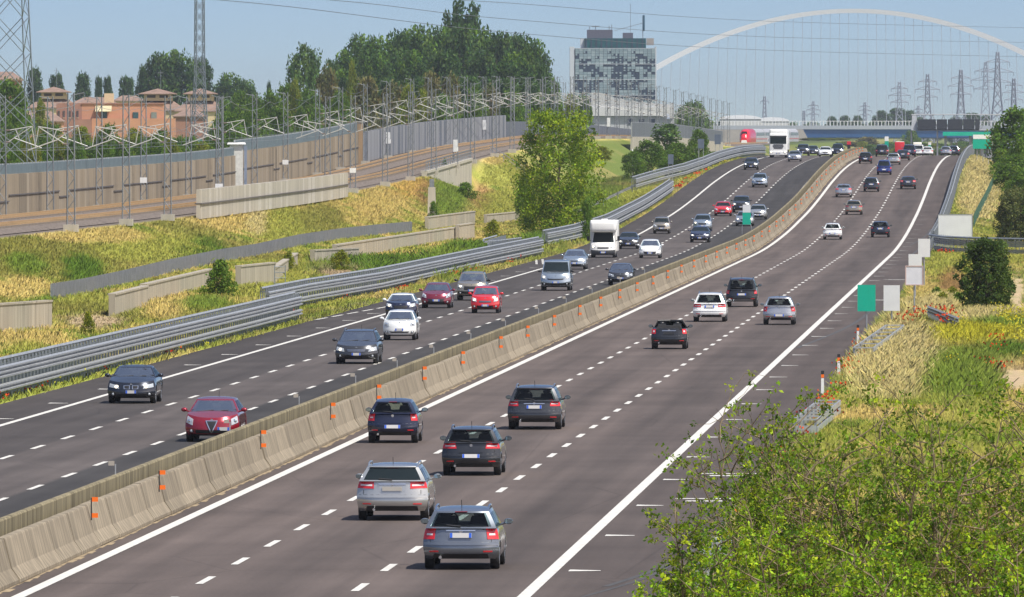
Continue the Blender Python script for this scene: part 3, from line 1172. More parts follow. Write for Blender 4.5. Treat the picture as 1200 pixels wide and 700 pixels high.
# feeder wires higher up
for u, lab in ((-65.3, 'feeder cable carried by the mast tops above the bank'), (-79.3, 'feeder cable carried by the mast tops above the noise wall')):
    s = MB()
    pts = []
    for k in range(36):
        for j in range(4):
            v = 765 + 50 * (k + j / 4)
            q = j / 4
            pts.append((u, v, float(rail_z(v)) + 9.1 - 3.2 * q * (1 - q)))
    s.tube(pts, .014, 4)
    tag(s.build('feeder_cable', mast_m), lab, 'cable')

# ------------------------------------------------------------------ low walls and fence at the foot of the bank
cw = mat('low wall concrete', (.335,.30,.245), .9, var=.25, scale=1.4, streak=True, spec=.15)


def low_wall(x0, y0, x1, y1, h, label, th=.35):
    a, b = ground_at(x0, y0), ground_at(x1, y1)
    d = b - a
    s = MB()
    L_ = math.hypot(d.x, d.y)
    n = max(1, int(L_ / 8))
    path = [(a.x + d.x * i / n, a.y + d.y * i / n, a.z + d.z * i / n) for i in range(n + 1)]
    mx, my = a.x, a.y
    path = [(p[0] - mx, p[1] - my, p[2]) for p in path]
    s.sweep([(-th / 2, -.3), (-th / 2, h), (th / 2, h), (th / 2, -.3)], path, closed=True)
    s.sweep([(-th / 2 - .05, h + .002), (-th / 2 - .05, h + .1), (th / 2 + .05, h + .1), (th / 2 + .05, h + .002)], path, closed=True)
    me = s.mesh('low_wall', cw)
    recalc(me)
    tag(link('low_wall', me, None, (mx, my, 0)), label, 'wall')


low_wall(-40, 394, 57, 386, 1.4, 'low concrete wall at the picture edge below the grassy bank')
low_wall(131, 371, 170, 360, 1.15, 'short concrete wall piece with a broken end beside the sandy ground')
low_wall(168, 356, 246, 336, 1.05, 'low concrete wall behind the small dark shrub')
low_wall(279, 338, 320, 333, 1.35, 'low concrete wall beside the metal ladder, short and stepped')
low_wall(320, 333, 346, 314, 1.0, 'concrete wall return meeting the stepped wall beside the ladder')
low_wall(366, 312, 418, 309, 1.1, 'dark end wall of the long concrete channel')
low_wall(392, 306, 535, 282, 1.15, 'longest low concrete wall, running above the tall green reeds')
low_wall(536, 283, 554, 280, 1.4, 'small square concrete wall block at the end of the longest low wall')
low_wall(500, 270, 555, 262, 1.2, 'concrete wall at the foot of the bank below the pillar')
low_wall(569, 264, 607, 260, 1.0, 'concrete wall stretch running behind the big roadside tree')
fence_m = mat('grey fence metal', (.20, .205, .225), .55, metal=.2, var=.18, scale=1.5)
fp = [(60, 352), (95, 346), (140, 336), (200, 321), (260, 308), (300, 301), (350, 289), (400, 281), (440, 276), (482, 272)]
P = [ground_at(*p) for p in fp]
o_ = P[0].copy()
e = empty('slat_fence', o_, 0, 'dark grey slatted metal fence along the foot of the grassy bank', 'fence')
pan, pos = MB(), MB()
for a, b in zip(P[:-1], P[1:]):
    n = max(1, int((b - a).length / 2.0))
    ang = math.atan2(b.y - a.y, b.x - a.x)
    for k in range(n):
        q = a + (b - a) * ((k + .5) / n) - o_
        L_ = (b - a).length / n
        pan.box((q.x, q.y, q.z + .42), (L_ - .06, .05, .84), rz=ang)
        for j in range(4):
            qq = a + (b - a) * ((k + (j + .5) / 4) / n) - o_
            pan.box((qq.x + .04, qq.y, qq.z + .5), (.10, .10, .84 + .12 * ((k * 4 + j) % 3 == 0)), rz=ang)
        q = a + (b - a) * (k / n) - o_
        pos.box((q.x, q.y, q.z + .45), (.1, .1, .98), rz=ang)
pan.build('slat_panel', fence_m, e)
tag(pos.build('fence_posts', greyd, e), kind='stuff')
# concrete pillar on the bank with a metal cage on top
p = ground_at(506, 258)
e = empty('bank_pillar', p, 0, 'pale concrete pillar with a small metal cage on top, standing on the bank', 'pillar')
MB().box((0, 0, 1.6), (.85, .85, 3.4), taper=.8).build('shaft', wall_l, e)
MB().box((0, 0, 3.7), (.45, .45, .8)).build('cage', greyd, e)
p = ground_at(328, 338)
e = empty('metal_ladder', p, 0, 'small grey metal ladder leaning at the stepped concrete wall', 'ladder')
MB().tube([(-.35, 0, 0), (-.35, 0, 1.5)], .03, 5).tube([(.35, 0, 0), (.35, 0, 1.5)], .03, 5).build('rail_pair', greyd, e)
for k in range(4):
    MB().tube([(-.35, 0, .3 + .36 * k), (.35, 0, .3 + .36 * k)], .025, 5).build('rung', greyd, e)
# handrail on the far bank
s = MB()
pts = [ground_at(575, 181), ground_at(590, 190), ground_at(605, 200), ground_at(615, 206)]
s.tube([q + Vector((0, 0, 1.0)) for q in pts], .04, 5)
s.tube([q + Vector((0, 0, .55)) for q in pts], .03, 5)
for q in pts:
    s.tube([q, q + Vector((0, 0, 1.05))], .04, 5)
tag(s.build('hand_rail', greym), 'thin steel hand rail stepping down the far grassy bank', 'hand rail')

# camera pole and sign backs beside the far guard rail
p = ground_at(741, 211)
e = empty('camera_pole', p, 0, 'slim grey pole with a traffic camera and white base box', 'camera pole')
MB().tube([(0, 0, 0), (.05, 0, 3.9)], [.075, .05], 7).build('pole', greym, e)
MB().box((-.22, -.1, 3.75), (.3, .5, .24)).build('camera_housing', whitep, e)
MB().box((.02, 0, 4.15), (.2, .2, .3)).build('antenna_box', whitep, e)
MB().box((-.25, 0, .2), (.42, .3, .5)).build('base_box', whitep, e)
back_m = mat('dark blue grey sign back', (.10, .125, .17), .5, var=.1)
for (x, y, w_, h_, ph, D, lab) in ((786, 211, .62, 1.10, 2.3, 1310, 'dark sign back on two posts, lowest beside the guard rail gap'), (821.5, 190, .75, 1.15, 2.2, 1420, 'dark sign back on two posts between the bushes and the climbing guard rail'),
                                   (841, 181, .78, 1.25, 1.9, 1500, 'dark sign back close behind the climbing guard rail near the train')):
    q = at(x, y, D)
    e = empty('road_sign', (q.x, q.y, q.z), 0, lab, 'road sign')
    MB().box((0, 0, ph), (w_, .05, h_)).build('panel', back_m, e)
    for sx in (-1, 1):
        MB().tube([(sx * w_ * .36, .06, -1.0), (sx * w_ * .36, .06, ph + h_ * .45)], .035, 5).build('post', greym, e)
# ------------------------------------------------------------------ cars
glass = mat('car glass', (.012, .018, .02), .06, spec=.3, var=.05)
def see_glass():
    m, nt, b = new_mat('clear car glass')
    N, L = nt.nodes, nt.links
    N.remove(b)
    tr, gl, fr, mx = N.new('ShaderNodeBsdfTransparent'), N.new('ShaderNodeBsdfGlossy'), N.new('ShaderNodeFresnel'), N.new('ShaderNodeMixShader')
    tr.inputs['Color'].default_value = (.52, .60, .59, 1)
    gl.inputs['Roughness'].default_value = .03
    fr.inputs['IOR'].default_value = 1.55
    ha = N.new('ShaderNodeMath')
    ha.operation = 'MULTIPLY'
    ha.inputs[1].default_value = .55
    L.new(fr.outputs['Fac'], ha.inputs[0])
    L.new(ha.outputs[0], mx.inputs['Fac'])
    L.new(tr.outputs['BSDF'], mx.inputs[1])
    L.new(gl.outputs['BSDF'], mx.inputs[2])
    L.new(mx.outputs['Shader'], N['Material Output'].inputs['Surface'])
    return m


clear_g = see_glass()
seat_m = mat('seat cloth', (.022, .022, .025), .9)
glass_b = mat('tinted car glass', (.02, .03, .032), .05, spec=.8, var=.05)
tyre_m = mat('tyre rubber', (.016, .016, .017), .75, var=.2)
rim_m = mat('alloy rim', (.42, .43, .45), .3, metal=.8, var=.1)
trim_m = mat('black trim', (.014, .014, .016), .45, var=.1)
under_m = mat('underbody', (.012, .012, .013), .9)
chrome_m = mat('chrome', (.75, .76, .78), .12, metal=1.0, var=.03)
tail_m = mat('tail lamp red', (.62, .012, .018), .18, coat=1.0, var=.15)
tailc_m = mat('pale lamp glass', (.70, .66, .66), .15, coat=1.0, var=.05)
lamp_m = mat('head lamp glass', (.40, .43, .46), .3, metal=.0, coat=1.0, var=.12)
bulb_m = mat('lit lamp', (1.0, .86, .62), .3, emit=1.6, var=0)
drl_m = mat('lit white lamp', (1.0, .97, .92), .3, emit=1.8, var=0)
plate_m = mat('number plate', (.52, .51, .50), .5, var=.03)
blue_m = mat('plate blue', (.02, .10, .55), .5, var=.03)
amber_m = mat('amber lamp', (.8, .25, .02), .3, var=.05)
skin_m = mat('skin', (.45, .27, .19), .6)


def paint(name, col, metal=.35, rough=.32):
    return mat('car paint ' + name, col, rough * .75, metal=metal, coat=1.0, var=.035, scale=2)


SPEC = dict(L=4.3, W=1.78, H=1.47, hood=.74, cowl=.98, belt=.93, deck=1.0, yc=.28, yw=.10, yrt=.88, yrb=.97, nose=.34, tail=.24, wt=.66, wb=.93, clear=.20, wheel=.315, wf=.19, wr=.80, rear_z=.99, tuck=.12)
TYPES = {
    'hatch': dict(L=4.0, W=1.68, H=1.47, yc=.25, yw=.42, yrt=.90, yrb=.985, tuck=.06, wr=.83),
    'small': dict(L=3.6, W=1.63, H=1.50, yc=.22, yw=.40, yrt=.90, yrb=.985, hood=.82, cowl=1.0, tuck=.06, wr=.84),
    'boxy': dict(L=3.6, W=1.59, H=1.55, yc=.20, yw=.34, yrt=.94, yrb=.995, hood=.85, cowl=1.04, belt=.98, tuck=.03, wt=.73, wr=.85, nose=.24, tail=.14),
    'mpv': dict(L=4.3, W=1.78, H=1.58, yc=.22, yw=.40, yrt=.92, yrb=.985, hood=.83, cowl=1.05, belt=1.0, tuck=.06),
    'sedan': dict(L=4.55, W=1.81, H=1.43, yc=.30, yw=.46, yrt=.76, yrb=.90, rear_z=1.02, tuck=.05),
    'estate': dict(L=4.7, W=1.79, H=1.46, yc=.27, yw=.42, yrt=.915, yrb=.985, tuck=.05, wt=.70),
    'suv': dict(L=4.35, W=1.82, H=1.70, yc=.25, yw=.39, yrt=.93, yrb=.985, hood=.98, cowl=1.16, belt=1.10, clear=.26, wheel=.36, tuck=.04, wt=.73, nose=.28),
    'van': dict(L=4.8, W=1.92, H=1.97, yc=.13, yw=.30, yrt=.965, yrb=.995, hood=.95, cowl=1.18, belt=1.10, tuck=.02, wt=.80, nose=.30, tail=.12, clear=.22),
}


def lerp(a, b, t):
    return a + (b - a) * t


class Shape:
    """surface of one car: lower body rings and the cabin above; y forward, centred on the ground"""

    def __init__(s, **k):
        s.__dict__.update(SPEC)
        s.__dict__.update(k)
        s.yF, s.yR = s.L / 2, -s.L / 2
        s.cw = s.yF - s.yc * s.L          # windscreen foot
        s.rb = s.yF - s.yrb * s.L
        s.wt_y, s.rt_y = s.yF - s.yw * s.L, s.yF - s.yrt * s.L
        s.ax = (s.yF - s.wf * s.L, s.yF - s.wr * s.L)

    def top(s, y):
        """height of bonnet, belt line and tail along the car"""
        if y > s.cw:
            t = (y - s.cw) / (s.yF - s.cw)
            return s.cowl - (s.cowl - s.hood) * (t ** 1.8)
        if y > s.rb:
            return lerp(s.rear_z, s.cowl, (y - s.rb) / (s.cw - s.rb))
        return s.rear_z - .03 * (s.rb - y)

    WP = ((0, .90), (.12, .965), (.35, 1.0), (.62, .995), (.86, .965), (1, .925))

    def wid(s, f):
        for (a, b), (c, d) in zip(s.WP[:-1], s.WP[1:]):
            if f <= c:
                return s.W / 2 * lerp(b, d, (f - a) / (c - a))
        return s.W / 2 * s.WP[-1][1]

    def off(s, f, rear):
        pts = ((0, .13), (.14, .04), (.32, .0), (.5, .03), (.56, .06), (.8, .06 + s.tuck * .6), (1, .08 + s.tuck)) if rear else ((0, .12), (.14, .03), (.32, .0), (.55, .03), (.8, .07), (1, .17))
        for (a, b), (c, d) in zip(pts[:-1], pts[1:]):
            if f <= c:
                return lerp(b, d, (f - a) / (c - a))
        return pts[-1][1]

    def arch(s, y):
        r = s.wheel + .07
        for a in s.ax:
            if abs(y - a) < r:
                return s.wheel + math.sqrt(r * r - (y - a) ** 2)
        return 0

    def end(s, q, f, rear):
        """point on nose (rear=False) or tail at q in -1..1 across, level f"""
        w = s.wid(f)
        d = s.tail if rear else s.nose
        p = 4.0 if rear else 2.6
        a = abs(q)
        x = q * w * (1 - .0 * a)
        if rear:
            y = s.yR + s.off(f, True) + d * a ** p
        else:
            y = s.yF - s.off(f, False) - d * a ** p
        zb = s.clear + (.06 if rear else .02)
        return Vector((x, y, lerp(zb, s.top(y), f)))

    def side_pt(s, sg, t, f):
        """t 0 at the front corner, 1 at the rear corner"""
        a, b = s.end(sg, f, False), s.end(sg, f, True)
        y = lerp(a.y, b.y, t)
        zb = s.clear + (.02 if t < .5 else .02 + .04 * t)
        z = max(lerp(zb, s.top(y), f), s.arch(y) - .02 * (1 - f))
        z = min(z, s.top(y)) if f > 0 else z
        x = sg * s.wid(f) * (1 - .05 * max(0, 1 - t * 4) ** 2 - .03 * max(0, t * 4 - 3) ** 2)
        x = sg * lerp(abs(a.x), abs(x), min(1, t * 6)) if t < .17 else x
        return Vector((x, y, z))

    def body(s):
        LV = (0, .07, .14, .24, .35, .48, .62, .75, .86, .95, 1)
        NQ, NS = 12, 40
        mb = MB()
        rows = []
        for f in LV:
            r = [s.end(-1 + 2 * k / NQ, f, False) for k in range(NQ + 1)]
            r += [s.side_pt(1, k / NS, f) for k in range(1, NS)]
            r += [s.end(1 - 2 * k / NQ, f, True) for k in range(NQ + 1)]
            r += [s.side_pt(-1, 1 - k / NS, f) for k in range(1, NS)]
            r.append(r[0])
            rows.append(r)
        mb.grid(rows)
        # bonnet, shoulders and tail as one crowned sheet
        top = rows[-1]
        for (row, mi, crown) in ((rows[-1], 0, .045), (rows[0], 1, 0)):
            sh = [[row[k] for k in range(NQ + 1)]]
            n = len(row) - 1
            for k in range(1, NS):
                R, Lp = row[NQ + k], row[n - k]
                sh.append([Vector((lerp(Lp.x, R.x, j / NQ), lerp(Lp.y, R.y, j / NQ), lerp(Lp.z, R.z, j / NQ) + crown * (1 - (2 * j / NQ - 1) ** 2) * min(1, k / 5) * min(1, (NS - k) / 4)))
                           for j in range(NQ + 1)])
            sh.append([row[NQ + NS + NQ - k] for k in range(NQ + 1)])
            mb.grid(sh, mi)
        return mb

    # cabin
    def cab(s, t):
        e = t ** .9
        w = lerp(s.wb, s.wt + (.02), t ** 1.15) * s.W / 2
        yf = lerp(s.cw + .02, s.wt_y, e)
        yr = lerp(s.rb + .03, s.rt_y, e)
        return w, yf, yr

    def roof_z(s, y):
        m = (s.wt_y + s.rt_y) / 2 + .15
        hl = (s.wt_y - s.rt_y) / 2
        return s.H - .05 - .035 * ((y - m) / hl) ** 2

    def c_end(s, q, t, rear):
        w, yf, yr = s.cab(t)
        if rear:
            y = yr + .10 * abs(q) ** 3 - .03
            z0, z1 = s.rear_z - .01, s.roof_z(s.rt_y)
        else:
            y = yf - .16 * abs(q) ** 2.4 + .06
            z0, z1 = s.cowl - .02, s.roof_z(s.wt_y)
        return Vector((q * w, y, lerp(z0, z1, t)))

    def c_side(s, sg, p, t):
        a, b = s.c_end(sg, t, False), s.c_end(sg, t, True)
        y = lerp(a.y, b.y, p)
        z0, z1 = s.top(y) - .02, s.roof_z(lerp(s.wt_y, s.rt_y, p))
        w = s.cab(t)[0]
        return Vector((sg * w * (1 + .012 * math.sin(p * math.pi)), y, lerp(z0, z1, t)))

    def cabin(s, hollow=False):
        LV = (0, .09, .3, .5, .7, .90, 1)
        NQ, NS = 10, 16
        mb = MB()
        rows = []
        for t in LV:
            r = [s.c_end(-1 + 2 * k / NQ, t, False) for k in range(NQ + 1)] + [s.c_side(1, k / NS, t) for k in range(1, NS)]
            r += [s.c_end(1 - 2 * k / NQ, t, True) for k in range(NQ + 1)] + [s.c_side(-1, 1 - k / NS, t) for k in range(1, NS)]
            r.append(r[0])
            rows.append(r)
        mb.grid(rows)
        if hollow:              # open the shell behind windscreen and rear window
            n1 = len(rows[0])
            keep = []
            for f in mb.f:
                i, k = divmod(min(f), n1)
                end = k < NQ or NQ + NS <= k + 1 and k < 2 * NQ + NS
                kk = k if k < NQ else k - (NQ + NS)
                keep.append(not (1 <= i <= 4 and (k < NQ or NQ + NS <= k < 2 * NQ + NS) and 1 <= kk < NQ - 1))
            mb.f = [f for f, q in zip(mb.f, keep) if q]
            mb.m = [0] * len(mb.f)
        row, n = rows[-1], len(rows[-1]) - 1
        sh = [[row[k] for k in range(NQ + 1)]]
        for k in range(1, NS):
            R, Lp = row[NQ + k], row[n - k]
            sh.append([Vector((lerp(Lp.x, R.x, j / NQ), lerp(Lp.y, R.y, j / NQ), R.z + .05 * (1 - abs(2 * j / NQ - 1) ** 3) * min(1, .5 + k / 5) * min(1, .5 + (NS - k) / 4))) for j in range(NQ + 1)])
        sh.append([row[NQ + NS + NQ - k] for k in range(NQ + 1)])
        mb.grid(sh)
        return mb


def patch(fn, corners, nx=6, ny=3, off=.008, thick=.02):
    """panel lying on a car surface; corners (q, level): lower a, lower b, upper b, upper a"""
    a, b, c, d = corners
    rows, nr = [], []
    for j in range(ny + 1):
        v = j / ny
        row = []
        for i in range(nx + 1):
            u = i / nx
            q = lerp(lerp(a[0], b[0], u), lerp(d[0], c[0], u), v)
            f = lerp(lerp(a[1], b[1], u), lerp(d[1], c[1], u), v)
            p = fn(q, f)
            e1, e2 = fn(q + .01, f) - fn(q - .01, f), fn(q, min(1, f + .01)) - fn(q, max(0, f - .01))
            nn = e1.cross(e2)
            if nn.length < 1e-9:
                nn = Vector((0, 1, 0))
            row.append((p, nn.normalized()))
        rows.append(row)
    ctr = Vector((0, 0, .8))
    sgn = 1 if rows[ny // 2][nx // 2][1].dot(rows[ny // 2][nx // 2][0] - ctr) > 0 else -1
    mb = MB()
    out = [[p + n * sgn * off for p, n in r] for r in rows]
    inn = [[p - n * sgn * thick for p, n in r] for r in rows]
    mb.grid(out)
    mb.grid([[out[0][i] for i in range(nx + 1)], [inn[0][i] for i in range(nx + 1)]])
    mb.grid([[out[ny][i] for i in range(nx + 1)], [inn[ny][i] for i in range(nx + 1)]])
    mb.grid([[out[j][0] for j in range(ny + 1)], [inn[j][0] for j in range(ny + 1)]])
    mb.grid([[out[j][nx] for j in range(ny + 1)], [inn[j][nx] for j in range(ny + 1)]])
    return mb


def mirrored(c):
    return [(-q, f) for q, f in c]


WHEELS = {}


def wheel_meshes(r, w):
    if (r, w) not in WHEELS:
        t = MB()
        prof = [(-w / 2, r * .66), (-w / 2, r * .93), (-w / 2 + .03, r), (w / 2 - .03, r), (w / 2, r * .93), (w / 2, r * .66)]
        n = 28
        rows = [[(x, rr * math.cos(2 * math.pi * k / n), rr * math.sin(2 * math.pi * k / n)) for x, rr in prof] for k in range(n + 1)]
        t.grid(rows)
        rm = MB()
        for sx in (-1, 1):
            rm.cyl((sx * (w / 2 - .045), 0, 0), 'x', r * .67, .03, 20, 1)
            rm.cyl((sx * (w / 2 - .02), 0, 0), 'x', r * .16, .03, 10)
            for k in range(5):
                a = 2 * math.pi * k / 5
                rm.tube([(sx * (w / 2 - .022), 0, 0), (sx * (w / 2 - .018), r * .64 * math.cos(a), r * .64 * math.sin(a))], r * .07, 4)
            rows = [[(sx * (w / 2 - .005), rr * math.cos(2 * math.pi * k / n), rr * math.sin(2 * math.pi * k / n)) for rr in (r * .60, r * .67)] for k in range(n + 1)]
            rm.grid(rows)
        WHEELS[(r, w)] = (t.mesh('tyre', tyre_m, 40), rm.mesh('rim', [rim_m, trim_m], 40))
    return WHEELS[(r, w)]


def number_plate(e, p, nrm, w=.52, h=.115, blank=None):
    """pale plate with blue ends (the photograph shows no legible characters)"""
    o = MB().box((0, 0, 0), (w, .016, h)).build('number_plate', blank or plate_m, e)
    o.location = p
    o.rotation_euler = nrm
    if not blank:
        for sx in (-1, 1):
            MB().box((sx * (w / 2 - .035), 0, 0), (.06, .022, h * .96)).build('blue_strip', blue_m, o)
    return o


def car(kind, color, u, v, away, label, cat='car', detail=2, group=None, tw=0.0, opts=None, **kw):
    o_ = dict(TYPES[kind])
    o_.update(kw)
    S = Shape(**o_)
    O = opts or {}
    z = float(road_z(v)) + .004
    # v is the end that faces the camera
    yc = v + S.L / 2
    zc = float(road_z(yc)) + .004
    e = empty(cat_name(cat, kind), (u, yc, zc), 0, label, cat, group)
    sl = math.atan2(float(road_z(yc + 2)) - float(road_z(yc - 2)), 4)
    e.rotation_euler = (sl, 0, 0) if away else (-sl, 0, math.pi)
    e.rotation_euler.z += tw
    pm = color
    body = S.body().build('body', [pm, under_m], e, 42)
    recalc(body.data)
    roofm = O.get('roof', pm)
    if O.get('open'):
        # cabriolet: low rim, folded hood and seats instead of a cabin
        s = MB()
        s.box((0, S.rb + .40, 1.02), (S.W * .74, .6, .2), taper=.84)
        s.build('folded_hood', mat('black canvas', (.02, .02, .022), .9), e)
        for sx in (-.36, .36):
            s = MB()
            s.box((sx, S.rb + 1.25, .95), (.46, .14, .5), taper=.8)
            s.ball((sx, S.rb + 1.25, 1.18), (.12, .06, .09))
            s.build('seat', trim_m, e)
            MB().tube([(sx - .2, S.rb + .75, .95), (sx - .17, S.rb + .75, 1.13), (sx + .17, S.rb + .75, 1.13), (sx + .2, S.rb + .75, .95)], .025, 6).build('roll_bar', trim_m, e)
        s = MB()
        for k in range(11):
            pass
        fr = [S.c_end(-.96, 0, False), S.c_end(-.93, .9, False), S.c_end(0, .93, False), S.c_end(.93, .9, False), S.c_end(.96, 0, False)]
        s.tube(fr, .05, 6)
        s.build('windscreen_frame', trim_m, e)
        patch(lambda q, t: S.c_end(q, t, False), [(-.9, .05), (.9, .05), (.88, .88), (-.88, .88)]).build('windscreen', glass, e, 40)
        b = MB()
        b.box((0, S.rb + 1.3, .9), (S.W * .8, 1.5, .06))
        b.build('cockpit_floor', trim_m, e)
    else:
        hollow = detail >= 2 and kind != 'van'
        cab = S.cabin(hollow).build('cabin', roofm, e, 42)
        recalc(cab.data)
        gm = clear_g if hollow and O.get('glass') is None else O.get('glass', glass)
        if hollow:
            cw2, zf = S.W / 2 * .84, S.top(0) + .055
            MB().box((0, (S.cw + S.rb) / 2 - .02, zf), (cw2 * 2, S.cw - S.rb - .34, .03)).build('cabin_trim', seat_m, e)
            yr_, yf_ = S.rt_y + .55, (S.cw + S.rt_y) / 2 + .12
            for (yy, xs) in ((yr_, (-.40, .40)), (yf_, (-.37, .37))):
                for sx in xs:
                    m3 = MB()
                    m3.box((sx, yy, zf + .09), (.46, .16, .18), taper=.85)
                    m3.ball((sx, yy - .02, zf + .27), (.135, .07, .095), 10, 6)
                    m3.build('seat', seat_m, e, 40)
            m3 = MB()
            m3.box((0, S.wt_y - .12, S.roof_z(S.wt_y) - .10), (.24, .04, .07))
            m3.build('rear_view_mirror', seat_m, e)
            wh = MB()
            cx = -.37
            wh.tube([(cx + .18 * math.cos(a * .449), S.cw - .55, zf + .06 + .17 * math.sin(a * .449)) for a in range(15)], .02, 5)
            wh.build('steering_wheel', seat_m, e)
        patch(lambda q, t: S.c_end(q, t, False), [(-.93, .06), (.93, .06), (.91, .90), (-.91, .90)], 10, 4).build('windscreen', gm, e, 40)
        rw = O.get('rear_glass', (.16, .88))
        patch(lambda q, t: S.c_end(q, t, True), [(-.87, rw[0]), (.87, rw[0]), (.86, rw[1]), (-.86, rw[1])], 10, 4).build('rear_window', gm, e, 40)
        if detail >= 1:
            for sg in (-1, 1):
                fn = lambda p, t, sg=sg: S.c_side(sg, p, t)
                ends = [(.09, .50), (.54, .955)] if kind not in ('estate', 'mpv', 'suv') else [(.08, .40), (.44, .73), (.76, .955)]
                if kind == 'van':
                    ends = [(.07, .33)]
                for (a, b) in ends:
                    patch(fn, [(a, .10), (b, .10), (b - (.02 if b > .9 else 0), .84), (a + (.02 if a < .1 else 0), .84)], 4, 2).build('side_window', gm, e, 40)
    ft = lambda q, f: S.end(q, f, False)
    rt = lambda q, f: S.end(q, f, True)
    dark = O.get('bumper', trim_m)
    # wheels
    tm, rm = wheel_meshes(S.wheel, .215 if S.W > 1.65 else .19)
    for ay in S.ax:
        for sx in (-1, 1):
            o = link('wheel', MB().cyl((0, 0, 0), 'x', S.wheel * .3, .1, 8).mesh('wheel', trim_m), e, (sx * (S.W / 2 - .125), ay, S.wheel))
            link('tyre', tm, o)
            link('rim', rm, o)
    # mirrors
    for sx in (-1, 1):
        mb = MB()
        mb.ball((sx * (S.W / 2 + .10), S.cw - .22, S.top(S.cw) + .07), (.11, .075, .075), 10, 6)
        mb.tube([(sx * (S.W / 2 - .08), S.cw - .2, S.top(S.cw)), (sx * (S.W / 2 + .06), S.cw - .21, S.top(S.cw) + .05)], .03, 5)
        o = mb.build('mirror', O.get('mirror', pm), e, 40)
        MB().box((sx * (S.W / 2 + .105), S.cw - .292, S.top(S.cw) + .072), (.165, .02, .10)).build('mirror_glass', mat('mirror glass', (.30, .38, .42), .05, metal=.9), o)
    if away or detail >= 2:
        # ---- tail
        patch(rt, [(-.80, .015), (.80, .015), (.72, O.get('skirt', .17)), (-.72, O.get('skirt', .17))], 8, 2, .012).build('rear_skirt', O.get('skirt_m', trim_m), e, 40)
        lo, hi, inn, out = O.get('tail', (.66, .93, .62, .985))
        tl = O.get('tail_slant', 0)
        for sg in (1, -1):
            co = [(inn, lo + tl), (out, lo), (out - .005, hi), (inn + O.get('tail_in', .04), hi)]
            co = co if sg == 1 else mirrored(co)
            o = patch(rt, co, 6, 4, .014).build('tail_lamp', tail_m, e, 40)
            w0 = O.get('tail_white', .35)
            if w0:
                m0, m1 = lerp(lo, hi, .36), lerp(lo, hi, .36 + .5 * w0)
                co = [(inn + .05, m0 + tl), (out - .08, m0), (out - .08, m1), (inn + .06, m1)]
                patch(rt, co if sg == 1 else mirrored(co), 4, 1, .019).build('lamp_insert', tailc_m, o, 40)
        pf = O.get('plate_f', .72)
        p = rt(0, pf) + Vector((0, -.035, 0))
        if O.get('plate_recess', True) and detail >= 1:
            h = .10
            patch(rt, [(-.36, pf - .11), (.36, pf - .11), (.42, pf + .13), (-.42, pf + .13)], 6, 2, .004).build('plate_recess', O.get('recess_m', pm), e, 40)
        tilt = math.atan2(rt(0, pf + .05).y - rt(0, pf - .05).y, rt(0, pf + .05).z - rt(0, pf - .05).z)
        number_plate(e, p, (-tilt, 0, 0), blank=O.get('plate_blank'))
        if detail >= 1:
            patch(rt, [(-.40, pf + .13), (.40, pf + .13), (.40, pf + .165), (-.40, pf + .165)], 6, 1, .03).build('handle_bar', O.get('bar', chrome_m), e, 40)
            c = .53
            patch(rt, [(-.93, c), (.93, c), (.93, c + .012), (-.93, c + .012)], 10, 1, .005).build('tailgate_gap', trim_m, e)
            if detail >= 2:
                patch(rt, [(-.97, .44), (.97, .44), (.96, .515), (-.96, .515)], 12, 2, .03, .03).build('bumper_ledge', pm, e, 40)
                for sg in (-1, 1):
                    for (q0, q1, f0, f1) in ((.80, .81, .54, .70),):
                        co = [(q0, f0), (q0 + .010, f0), (q1 + .010, f1), (q1, f1)]
                        patch(rt, co if sg > 0 else mirrored(co), 1, 3, .006).build('tailgate_gap', trim_m, e)
            if not O.get('open'):
                patch(lambda q, t: S.c_end(q, t, True), [(-.22, .925), (.22, .925), (.22, .965), (-.22, .965)], 4, 1, .03).build('brake_lamp', mat('dark red lamp', (.16, .012, .015), .2, coat=1), e)
                wp = MB()
                a0, a1 = S.c_end(0, rw[0] + .02, True), S.c_end(-.42 if O.get('wiper', -1) < 0 else .42, rw[0] + .10, True)
                wp.tube([a0 + Vector((0, -.03, 0)), a1 + Vector((0, -.03, .0))], .016, 4)
                wp.build('rear_wiper', trim_m, e)
            for sg in (-1, 1):
                co = [(.60, .22), (.84, .22), (.84, .26), (.60, .26)]
                patch(rt, co if sg > 0 else mirrored(co), 3, 1, .008).build('bumper_reflector', tail_m, e)
            if O.get('spoiler', kind in ('hatch', 'estate', 'small', 'mpv')) and not O.get('open'):
                patch(lambda q, t: S.c_end(q, t, True), [(-.88, .93), (.88, .93), (.88, .995), (-.88, .995)], 8, 1, .05, .05).build('roof_spoiler', roofm, e, 40)
            ex = MB()
            ex.cyl((-.48, S.yR + .1, .30), 'y', .038, .22, 10)
            ex.build('exhaust', chrome_m, e)
            MB().cyl((0, S.yR + S.off(.9, True) - .0, lerp(S.clear, S.top(S.yR + .1), .90)), 'y', .045, .05, 12).build('badge', chrome_m, e)
    if not away or detail >= 2:
        # ---- nose
        lo, hi, inn, out = O.get('head', (.66, .88, .56, .95))
        hs = O.get('head_slant', .04)
        for sg in (1, -1):
            co = [(inn, lo), (out, lo + hs), (out, hi + hs), (inn + O.get('head_in', .05), hi)]
            o = patch(ft, co if sg > 0 else mirrored(co), 6, 4, .012).build('headlight', lamp_m, e, 40)
            if not away and O.get('lit', True):
                q = O.get('bulb_q', (inn + out) / 2)
                p = ft(sg * q, (lo + hi) / 2 + hs * .5)
                MB().ball((p.x, p.y + .01, p.z), (.075, .04, .06), 10, 6).build('bulb', O.get('bulb', bulb_m), o, 40)
            elif not away:
                q = (inn + out) / 2
                p = ft(sg * q, (lo + hi) / 2 + hs * .5)
                MB().ball((p.x, p.y, p.z), (.08, .03, .065), 10, 6).build('reflector', chrome_m, o, 40)
